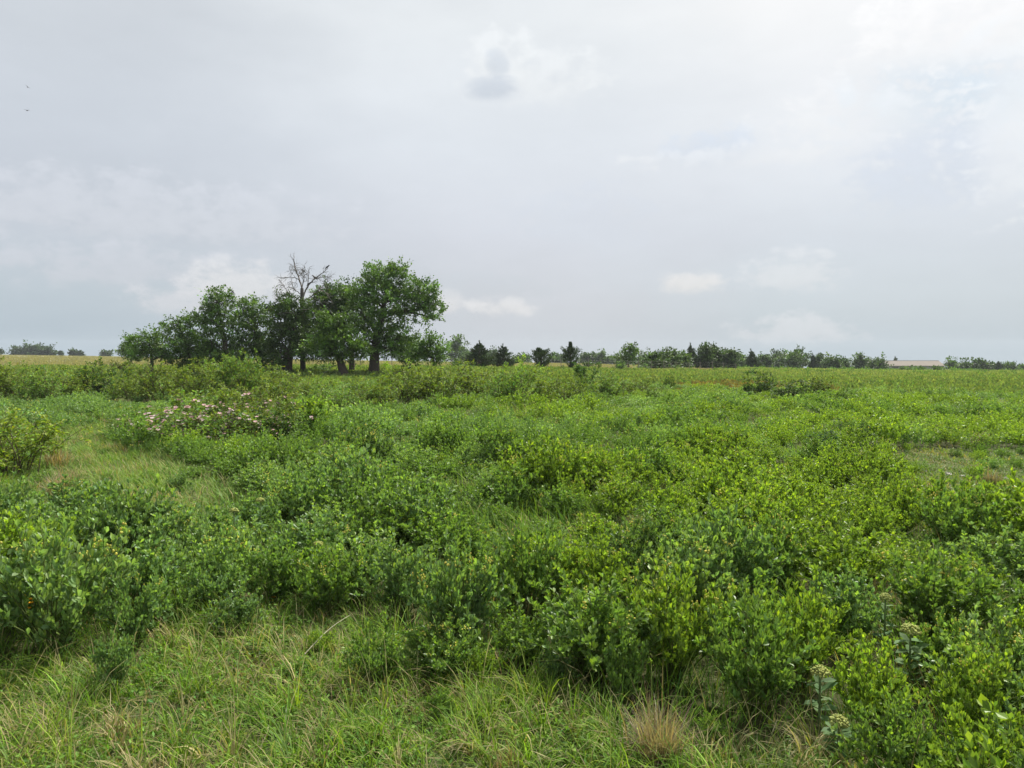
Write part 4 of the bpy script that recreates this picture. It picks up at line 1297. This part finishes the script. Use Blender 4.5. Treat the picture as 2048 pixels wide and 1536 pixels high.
cedar(1998, 726, 14, 250, 'small cedar near the right frame edge beyond the meadow', -.1, .15, .75, 1170, C_CEDAR * 1.1)


# ------------------------------------------------------------------ trees along the fence line and far off
def small_tree(px, top, w, d, label, n=1500, col=C_TREE, group=None, lean=0.0, low=.22, flat=1.0, name='broadleaf_tree'):
    base = on_ground(px, d); m = d / F
    H = float(at(px, top, d)[2] - base[2]); R = w * m / 2 * 1.12; col = np.asarray(col) * .72
    r = thing(name, label, 'tree', base, group)
    s, g = Geo(), Geo()
    t = np.linspace(0, 1, 6)
    path = np.stack([lean * H * t ** 1.5 + rng.normal(0, .02 * H, 6) * t, rng.normal(0, .02 * H, 6) * t, H * .8 * t], 1); path[0, 2] = -.15
    tube(s, path, np.linspace(max(.05, H * .030), .02, 6), C_BARK, 7)
    size = max(.12, d * .0019)
    nb = 13 if w > 24 else 9; n = int(n * 1.5)
    for k in range(nb):
        zc = H * (low + (.86 - low) * (k + .5) / nb)
        u = (k + .5) / nb; wid = R * (.45 + .55 * math.sin(math.pi * min(1, u * .72 + .22)))
        a = rng.uniform(0, 6.28); off = wid * rng.uniform(.2, .55)
        C = np.array([math.cos(a) * off + lean * H * u ** 1.5, math.sin(a) * off, zc])
        rr = wid * rng.uniform(.5, .82)
        Rr = np.array([rr, rr, min(rr * .8 * flat, H * .22)])
        limb(s, path[min(5, 1 + int(u * 4))], C, .03 + H * .006, .02, .05, .08, 5, C_BARK, 4)
        crown_leaves(g, C, Rr, n // nb, min(size, R * .30), col, min(size * 2.4, R * .5))
    s.build('trunk', M_BARK, r, True); g.build('crown', M_TREE, r)


G1 = 'trees along the fence right of the cedars'
small_tree(1256, 692, 46, 105, 'leafy tree with an airy one-sided crown, alone in the fence line right of the cedars', 1500, C_TREE * 1.2, G1, .12, .35)
small_tree(1306, 708, 46, 112, 'low rounded tree right of the airy one-sided tree', 2000, C_TREE * .95, G1, 0, .1)
small_tree(1324, 706, 24, 114, 'narrow dark tree leaning right beside the low rounded tree', 1500, C_TREE * .75, G1, .15, .1)
small_tree(1346, 701, 30, 130, 'upright green tree left of the windswept cedar', 1800, C_TREE * .95, G1, 0, .1)
small_tree(1366, 709, 30, 134, 'low pale tree filling the gap left of the windswept cedar', 1500, C_TREE * 1.1, G1, 0, .08)
small_tree(1410, 690, 34, 138, 'tall rounded dark tree right of the windswept cedar', 2600, C_TREE * .78, G1, 0, .08)
small_tree(1432, 695, 36, 140, 'dark bushy tree with bristling top, second right of the windswept cedar', 2600, C_TREE * .70, G1, .05, .05)
small_tree(1456, 700, 34, 142, 'dark green tree sloping down at the right end of the dark pair', 2400, C_TREE * .78, G1, .05, .05)
G2 = 'trees of the long row between the fence and the barn'
for i, (px, top, w, lab, k) in enumerate([
    (1482, 712, 34, 'low pale tree in the gap before the lone pointed cedar', 1.1),
    (1528, 712, 28, 'small round tree just right of the lone pointed cedar', .85),
    (1556, 706, 40, 'domed tree where the long row first rises', .95),
    (1580, 707, 36, 'broad green tree in the left half of the long row', 1.0),
    (1602, 704, 42, 'highest domed tree of the long row', .9),
    (1640, 713, 36, 'low tree on the right slope of the long row', .85),
    (1664, 717, 32, 'small tree near the right foot of the long row', .95),
    (1684, 722, 24, 'tiny tree at the right foot of the long row', .8),
    (1719, 713, 36, 'round tree standing proud left of the barn', 1.0),
    (1756, 721, 26, 'low tree touching the left gable of the barn', .85),
]):
    small_tree(px, top, w, 205 + (i % 3) * 12, lab, 1500, C_TREE * k, G2, 0, .05)
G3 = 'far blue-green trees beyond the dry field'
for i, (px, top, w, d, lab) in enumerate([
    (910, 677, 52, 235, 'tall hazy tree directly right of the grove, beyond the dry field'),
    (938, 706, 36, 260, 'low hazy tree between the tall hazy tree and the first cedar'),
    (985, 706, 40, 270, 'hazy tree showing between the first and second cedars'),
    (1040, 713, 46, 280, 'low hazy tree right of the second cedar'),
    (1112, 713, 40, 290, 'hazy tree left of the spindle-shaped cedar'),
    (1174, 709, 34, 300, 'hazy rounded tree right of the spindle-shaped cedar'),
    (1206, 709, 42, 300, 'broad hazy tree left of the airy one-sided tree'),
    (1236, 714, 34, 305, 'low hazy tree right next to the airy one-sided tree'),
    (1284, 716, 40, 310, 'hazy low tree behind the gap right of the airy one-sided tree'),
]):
    small_tree(px, top, w, d, lab, 1600, C_TREE * [1.0, 1.0, 1.2], G3, 0, .03)  # blue raised in the leaf colour to paint in distance haze
G4 = 'distant trees on the left horizon'
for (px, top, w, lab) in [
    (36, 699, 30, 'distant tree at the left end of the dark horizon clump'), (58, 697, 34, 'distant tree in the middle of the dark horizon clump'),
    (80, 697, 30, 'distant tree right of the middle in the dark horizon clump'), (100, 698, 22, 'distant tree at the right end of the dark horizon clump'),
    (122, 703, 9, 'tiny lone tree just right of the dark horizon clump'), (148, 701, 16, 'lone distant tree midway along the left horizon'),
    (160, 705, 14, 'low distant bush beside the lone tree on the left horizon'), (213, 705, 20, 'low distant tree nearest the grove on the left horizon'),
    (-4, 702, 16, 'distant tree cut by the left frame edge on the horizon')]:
    small_tree(px, top, w * .8, 420, lab, 900, C_TREE * [.6, .65, .85], G4, 0, .02)  # darker leaf colour, its blue kept up as painted distance haze
G5 = 'small trees right of the barn'
for (px, top, w, lab) in [
    (1905, 724, 24, 'low dark tree touching the right end of the barn'), (1930, 727, 26, 'low tree second right of the barn'),
    (1958, 722, 30, 'roundest and highest of the trees right of the barn'), (1985, 729, 24, 'low tree right of the roundest one'),
    (2018, 731, 26, 'low tree second from the right frame edge'), (2046, 735, 18, 'lowest tree cut by the right frame edge')]:
    small_tree(px, top, w, 262, lab, 1000, C_TREE * .95, G5, 0, .02)

# shrubs in front of the barn and along the fence
def far_shrub(px, base_d, w, h, label, col=C_TREE, n=700):
    p = on_ground(px, base_d); m = base_d / F; R = w * m / 2; H = h * m
    r = thing('field_shrub', label, 'shrub', p, 'low shrubs scattered at the edge of the fields')
    g, s = Geo(), Geo(); size = max(.09, base_d * .0015)
    for k in range(5):
        C = np.array([rng.uniform(-.6, .6) * R, rng.uniform(-.4, .4) * R, H * rng.uniform(.35, .65)])
        tube(s, np.array([[C[0] * .3, C[1] * .3, -.05], C]), [.025, .01], C_BARK, 4)
        crown_leaves(g, C, np.array([R * .5, R * .5, H * .35]), n // 5, size, col, size * 2)
    s.build('stems', M_BARK, r); g.build('foliage', M_TREE, r)


for (px, d, w, h, lab) in [
    (1812, 190, 36, 4.5, 'low dark shrub in front of the left half of the barn'), (1842, 180, 24, 4, 'low shrub in front of the middle of the barn'),
    (1875, 175, 20, 3.5, 'smallest shrub in front of the right half of the barn'), (918, 82, 26, 14, 'dark round shrub at the foot of the dry field left of the first cedar'),
    (1240, 95, 22, 14, 'dark shrub below the airy one-sided tree'), (1285, 110, 44, 9, 'low dark shrub strip at the foot of the low rounded tree'),
    (1500, 80, 40, 9, 'low shrub in the meadow below the lone pointed cedar'), (1180, 100, 24, 9, 'low shrub at the fence right of the spindle-shaped cedar'),
    (640, 62, 40, 12, 'low shrub between the forked and the leaning trunk'), (560, 61, 30, 11, 'low shrub left of the forked trunk'),
    (245, 60, 46, 16, 'dead-looking brown shrub at the left foot of the grove'), (1340, 116, 40, 9, 'low shrub strip below the upright green tree')]:
    far_shrub(px, d, w, h, lab, C_TREE * (.9 if 'brown' not in lab else np.array([1.4, .9, 1.0])))


# ------------------------------------------------------------------ fence
def fence():
    a = on_ground(560, 88); b = on_ground(1470, 106)
    n = 34
    r = thing('wire_fence', 'low wire fence with thin posts between the green meadow and the dry field', 'fence', a)
    pm = plain_mat('weathered_post', (.16, .14, .12), .9, 0, 20, .3)
    tops = []
    for k in range(n):
        t = k / (n - 1); x = a[0] * (1 - t) + b[0] * t + rng.normal(0, .1); y = a[1] * (1 - t) + b[1] * t
        z = float(terrain(x, y)); g = Geo(); l = rng.normal(0, .03, 2)
        h = rng.uniform(1.15, 1.35)
        tube(g, np.array([[0, 0, -.2], [l[0] * .5, l[1] * .5, h * .5], [l[0], l[1], h]]), [.042, .04, .038], (1, 1, 1), 7)
        o = g.build('post', pm, r, True); o.location = (x - a[0], y - a[1], z - a[2])
        tops.append([x - a[0], y - a[1], z - a[2]])
    tops = np.array(tops)
    wm = plain_mat('fence_wire', (.22, .20, .19), .5, .8, 30, .2)
    for hh in (.45, .80, 1.10):
        g = Geo(); tube(g, tops + [0, -.05, hh], np.full(n, .003), (1, 1, 1), 4)
        g.build('wire', wm, r)


fence()


# ------------------------------------------------------------------ barn
def barn():
    d = 330.0
    p0, p1 = at(1768, 731.5, d), at(1891, 732, d)
    ridge = float(at(1830, 722, d + 5)[2]); eave = float(p0[2]); xw = (p1[0] - p0[0]) / 2; xc = (p0[0] + p1[0]) / 2
    gz = float(terrain(xc, d + 5)); depth = 11.0
    r = thing('barn', 'long low barn with a pale tan metal roof and grey walls beyond the ridge', 'barn', (xc, d, gz - .3))
    H, E = ridge - gz + .3, eave - gz + .3
    wm = plain_mat('grey_siding', (.20, .21, .22), .8, 0, .9, .25)
    rm, nt, out = new_mat('tan_metal_roof'); L = nt.links.new
    tc = N(nt, 'ShaderNodeTexCoord'); wv = N(nt, 'ShaderNodeTexWave'); wv.inputs['Scale'].default_value = .75; wv.inputs['Distortion'].default_value = 0
    L(tc.outputs['Object'], wv.inputs['Vector'])
    no = N(nt, 'ShaderNodeTexNoise'); no.inputs['Scale'].default_value = .5; L(tc.outputs['Object'], no.inputs['Vector'])
    cr = N(nt, 'ShaderNodeValToRGB'); cr.color_ramp.elements[0].color = (.205, .182, .155, 1); cr.color_ramp.elements[1].color = (.255, .228, .196, 1)
    L(no.outputs['Fac'], cr.inputs[0])
    p = N(nt, 'ShaderNodeBsdfPrincipled'); p.inputs['Roughness'].default_value = .95; p.inputs['Specular IOR Level'].default_value = .05
    bp = N(nt, 'ShaderNodeBump'); bp.inputs['Strength'].default_value = .4; L(wv.outputs['Fac'], bp.inputs['Height']); L(bp.outputs[0], p.inputs['Normal'])
    L(cr.outputs[0], p.inputs['Base Color']); L(p.outputs[0], out.inputs[0])
    g = Geo(); x = xw - .25
    v = [(-x, .3, -.5), (x, .3, -.5), (x, depth - .3, -.5), (-x, depth - .3, -.5), (-x, .3, E), (x, .3, E), (x, depth - .3, E), (-x, depth - .3, E), (-x, depth / 2, H - .12), (x, depth / 2, H - .12)]
    g.add(v, (1, 1, 1), [(0, 1, 5, 4), (1, 2, 6, 5), (2, 3, 7, 6), (3, 0, 4, 7)], [(4, 8, 7), (5, 6, 9)])
    g.build('wall', wm, r)
    g = Geo(); t = .12
    for sgn, y0 in ((1, -.3), (-1, depth + .3)):
        a = [(-xw, y0, E - .1), (xw, y0, E - .1), (xw, depth / 2, H), (-xw, depth / 2, H)]
        bb = [(q[0], q[1], q[2] + t) for q in a]
        g.add(a + bb, (1, 1, 1), [(3, 2, 1, 0), (4, 5, 6, 7), (0, 1, 5, 4), (1, 2, 6, 5), (2, 3, 7, 6), (3, 0, 4, 7)])
    rf = g.build('roof', rm, r)
    g = Geo(); tube(g, np.array([[-xw, depth / 2, H + .12], [xw, depth / 2, H + .12]]), [.14, .14], (1, 1, 1), 6); g.build('ridge_cap', rm, rf)
    dm = plain_mat('dark_door', (.06, .06, .065), .8, 0, 2, .2)
    for xx in (-.62, -.2, .25, .66):
        g = Geo(); c = xx * xw; y = .24
        v = [(c - 1.3, y, -.4), (c + 1.3, y, -.4), (c + 1.3, y, E - .45), (c - 1.3, y, E - .45)]; v2 = [(a, b + .1, c_) for a, b, c_ in v]
        g.add(v + v2, (1, 1, 1), [(0, 1, 2, 3), (7, 6, 5, 4), (0, 4, 5, 1), (1, 5, 6, 2), (2, 6, 7, 3), (3, 7, 4, 0)])
        g.build('door', dm, r)


barn()

# ------------------------------------------------------------------ sun, sky, camera
SUN_AZ, SUN_EL = math.radians(34), math.radians(52)
sd = Vector((math.sin(SUN_AZ) * math.cos(SUN_EL), math.cos(SUN_AZ) * math.cos(SUN_EL), math.sin(SUN_EL)))
sun = bpy.data.lights.new('sun', 'SUN'); sun.energy = 4.8; sun.angle = math.radians(5); sun.color = (1, .955, .88)
so = bpy.data.objects.new('sun', sun); COL.objects.link(so); so.rotation_euler = (-sd).to_track_quat('-Z', 'Y').to_euler(); so.location = (20, 20, 60)


def build_world():
    w = bpy.data.worlds.new('World'); scene.world = w; w.use_nodes = True
    nt = w.node_tree; nt.nodes.clear(); L = nt.links.new
    out = nt.nodes.new('ShaderNodeOutputWorld'); bg = nt.nodes.new('ShaderNodeBackground'); L(bg.outputs[0], out.inputs[0])
    bg.inputs['Strength'].default_value = .1

    def M(op, a, b=None, c=None, clamp=False):
        n = nt.nodes.new('ShaderNodeMath'); n.operation = op; n.use_clamp = clamp
        for i, v in enumerate((a, b, c)):
            if v is None: continue
            if isinstance(v, (int, float)): n.inputs[i].default_value = v
            else: L(v, n.inputs[i])
        return n.outputs[0]

    def mix(f, a, b):
        n = nt.nodes.new('ShaderNodeMix'); n.data_type = 'RGBA'
        for i, v in ((0, f), (6, a), (7, b)):
            if isinstance(v, (int, float)): n.inputs[i].default_value = v
            elif isinstance(v, (tuple, list, np.ndarray)): n.inputs[i].default_value = (*[float(q) for q in v], 1)
            else: L(v, n.inputs[i])
        return n.outputs[2]

    tc = nt.nodes.new('ShaderNodeTexCoord'); sep = nt.nodes.new('ShaderNodeSeparateXYZ'); L(tc.outputs['Generated'], sep.inputs[0])
    az = M('ARCTAN2', sep.outputs[0], sep.outputs[1]); el = M('ARCSINE', sep.outputs[2])
    sky = nt.nodes.new('ShaderNodeTexSky'); sky.sky_type = 'NISHITA'; sky.sun_disc = False
    sky.sun_elevation = SUN_EL; sky.sun_rotation = SUN_AZ; sky.air_density = 1.2; sky.dust_density = 3.0

    def ramp(stops):
        n = nt.nodes.new('ShaderNodeValToRGB'); e = n.color_ramp.elements
        for i, (p, c) in enumerate(stops):
            x = e[i] if i < 2 else e.new(p)
            x.position = p; x.color = (*[float(q) for q in lin(c)], 1)
        t = M('DIVIDE', el, 1.5708, clamp=True); L(t, n.inputs[0]); return n.outputs[0]

    def e_(py): return max(0, math.atan((HOR - py) / F)) / 1.5708
    left = ramp([(0, (170, 187, 200)), (e_(600), (186, 198, 208)), (e_(480), (198, 204, 214)), (e_(300), (203, 209, 217)), (e_(60), (210, 215, 220)), (1, (205, 210, 214))])
    mid = ramp([(0, (196, 204, 213)), (e_(600), (203, 208, 217)), (e_(480), (209, 213, 222)), (e_(300), (221, 226, 232)), (e_(60), (231, 235, 237)), (1, (215, 218, 220))])
    right = ramp([(0, (182, 197, 207)), (e_(620), (195, 206, 215)), (e_(500), (208, 215, 224)), (e_(340), (228, 232, 237)), (e_(60), (240, 241, 241)), (1, (222, 224, 225))])
    # large soft noise so the layers are not even
    nz = nt.nodes.new('ShaderNodeTexNoise'); nz.inputs['Scale'].default_value = 3.2; nz.inputs['Detail'].default_value = 5; nz.inputs['Roughness'].default_value = .52
    mp = nt.nodes.new('ShaderNodeMapping'); mp.inputs['Scale'].default_value = (1, 1, 2.6); L(tc.outputs['Generated'], mp.inputs[0]); L(mp.outputs[0], nz.inputs['Vector'])
    nf = nt.nodes.new('ShaderNodeTexNoise'); nf.inputs['Scale'].default_value = 15; nf.inputs['Detail'].default_value = 7; nf.inputs['Roughness'].default_value = .6
    L(mp.outputs[0], nf.inputs['Vector'])
    nq = nt.nodes.new('ShaderNodeTexNoise'); nq.inputs['Scale'].default_value = 34; nq.inputs['Detail'].default_value = 6; nq.inputs['Roughness'].default_value = .58
    mq = nt.nodes.new('ShaderNodeMapping'); mq.inputs['Scale'].default_value = (1, 1, 1.5); L(tc.outputs['Generated'], mq.inputs[0]); L(mq.outputs[0], nq.inputs['Vector'])
    n2 = M('SUBTRACT', nq.outputs['Fac'], .5)
    n0 = M('SUBTRACT', nz.outputs['Fac'], .5); n1 = M('SUBTRACT', nf.outputs['Fac'], .5)

    def band(x, a, b):
        n = nt.nodes.new('ShaderNodeMapRange'); n.interpolation_type = 'SMOOTHSTEP'; n.clamp = True
        L(x, n.inputs[0]); n.inputs[1].default_value = a; n.inputs[2].default_value = b; return n.outputs[0]

    azn = M('MULTIPLY_ADD', n0, .5, az)
    base = mix(band(azn, -.55, -.02), left, mid)
    base = mix(band(azn, .02, .42), base, right)
    gain = M('MULTIPLY_ADD', n0, .15, 1.02); gain = M('MULTIPLY_ADD', n1, .07, gain)
    vs = nt.nodes.new('ShaderNodeVectorMath'); vs.operation = 'SCALE'; L(base, vs.inputs[0]); L(gain, vs.inputs['Scale'])
    col = vs.outputs[0]

    # single clouds: px, row, half width, half height, colour, opacity, raggedness
    CL = [
        (300, 425, 300, 60, (212, 216, 224), .75, 1.0), (260, 535, 190, 40, (207, 211, 220), .75, 1.0),
        (480, 572, 95, 42, (224, 225, 228), .85, .8), (370, 598, 80, 30, (219, 220, 226), .7, .9),
        (890, 606, 34, 24, (224, 225, 228), .8, .9), (1000, 614, 58, 22, (226, 227, 230), .9, .9),
        (1378, 566, 52, 22, (228, 228, 229), .9, .7), (1575, 660, 100, 28, (217, 222, 228), .75, 1.1), (1590, 545, 70, 38, (222, 226, 231), .7, 1.2),
        (1075, 158, 120, 46, (238, 241, 242), .7, 1.0), (1000, 120, 58, 50, (240, 243, 244), .75, .9),
        (985, 178, 46, 22, (199, 207, 217), .85, .6), (995, 127, 22, 24, (206, 214, 223), .7, .6),
        (1425, 300, 85, 36, (213, 222, 234), .85, .9), (1900, 190, 140, 76, (212, 225, 236), .9, 1.0), (1860, 335, 120, 84, (210, 218, 230), .8, 1.1),
        (1960, 55, 150, 70, (247, 247, 247), .8, 1.2), (1730, 230, 130, 55, (240, 241, 242), .6, 1.4), (2040, 250, 60, 130, (238, 241, 243), .6, 1.2),
        (1160, 440, 130, 60, (210, 216, 226), .5, 1.2), (1520, 310, 180, 22, (235, 237, 239), .6, 1.4), (980, 575, 120, 26, (198, 205, 214), .5, 1.2),
    ]
    for (px, py, sx, sy, c, op, rag) in CL:
        r = ray(px, py); r = r / np.linalg.norm(r)
        a0, e0 = math.atan2(r[0], r[1]), math.asin(r[2])
        u = M('MULTIPLY', M('SUBTRACT', az, a0), F / sx * .92); v = M('MULTIPLY', M('SUBTRACT', el, e0), F / sy)
        q = M('MULTIPLY_ADD', v, v, M('MULTIPLY', u, u))
        q = M('MULTIPLY_ADD', n2, -5.5 * rag, q); q = M('MULTIPLY_ADD', n1, -3.0 * rag, q)
        f = M('MULTIPLY', band(q, 1.7, .05), op * .92)
        if sx > sy * 1.3: f = M('MULTIPLY', f, band(v, -1.5, -.3))
        sh = nt.nodes.new('ShaderNodeVectorMath'); sh.operation = 'SCALE'; sh.inputs[0].default_value = [float(q_) for q_ in lin(c)]
        L(M('MULTIPLY_ADD', n2, .22, M('MULTIPLY_ADD', band(v, -1, 1), .06, .97)), sh.inputs['Scale'])
        col = mix(f, col, sh.outputs[0])
    ten = nt.nodes.new('ShaderNodeVectorMath'); ten.operation = 'SCALE'; L(col, ten.inputs[0]); ten.inputs['Scale'].default_value = 10.0 / 2 ** .78
    fin = mix(.93, sky.outputs[0], ten.outputs[0])       # a thin share of clear sky shows through the overcast
    L(fin, bg.inputs['Color'])
    w.cycles.sampling_method = 'MANUAL'; w.cycles.sample_map_resolution = 512


build_world()

def haze():
    g = Geo()
    x0, x1, y0, y1, z0, z1 = -1400, 1400, -1400, 1400, -48, 24
    v = [(x0, y0, z0), (x1, y0, z0), (x1, y1, z0), (x0, y1, z0), (x0, y0, z1), (x1, y0, z1), (x1, y1, z1), (x0, y1, z1)]
    g.add(v, (1, 1, 1), [(3, 2, 1, 0), (4, 5, 6, 7), (0, 1, 5, 4), (1, 2, 6, 5), (2, 3, 7, 6), (3, 0, 4, 7)])
    m, nt, out = new_mat('thin_haze')
    p = N(nt, 'ShaderNodeVolumePrincipled'); p.inputs['Color'].default_value = (.80, .86, .92, 1); p.inputs['Density'].default_value = .00022
    nt.links.new(p.outputs[0], out.inputs['Volume'])
    o = g.build('haze', m)
    tag(o, 'thin pale haze in the air over the meadow', kind='stuff')


haze()

cam = bpy.data.cameras.new('camera'); co = bpy.data.objects.new('camera', cam); COL.objects.link(co)
cam.sensor_fit = 'HORIZONTAL'; cam.sensor_width = 36; cam.lens = 36 * F / 2048
cam.clip_start = .05; cam.clip_end = 20000
co.location = (0, 0, EYE); co.rotation_euler = (math.pi / 2 - PITCH, 0, 0)
scene.camera = co

vs = scene.view_settings
vs.view_transform = 'Standard'; vs.look = 'None'; vs.gamma = 1; vs.exposure = 0.78; vs.use_curve_mapping = False
for _o in bpy.data.objects:
    if 'label' in _o and len(_o['label'].split()) > 16: print('LONG', _o['label'])
cy = scene.cycles
cy.max_bounces = 7; cy.diffuse_bounces = 3; cy.glossy_bounces = 2; cy.transmission_bounces = 4; cy.volume_bounces = 0
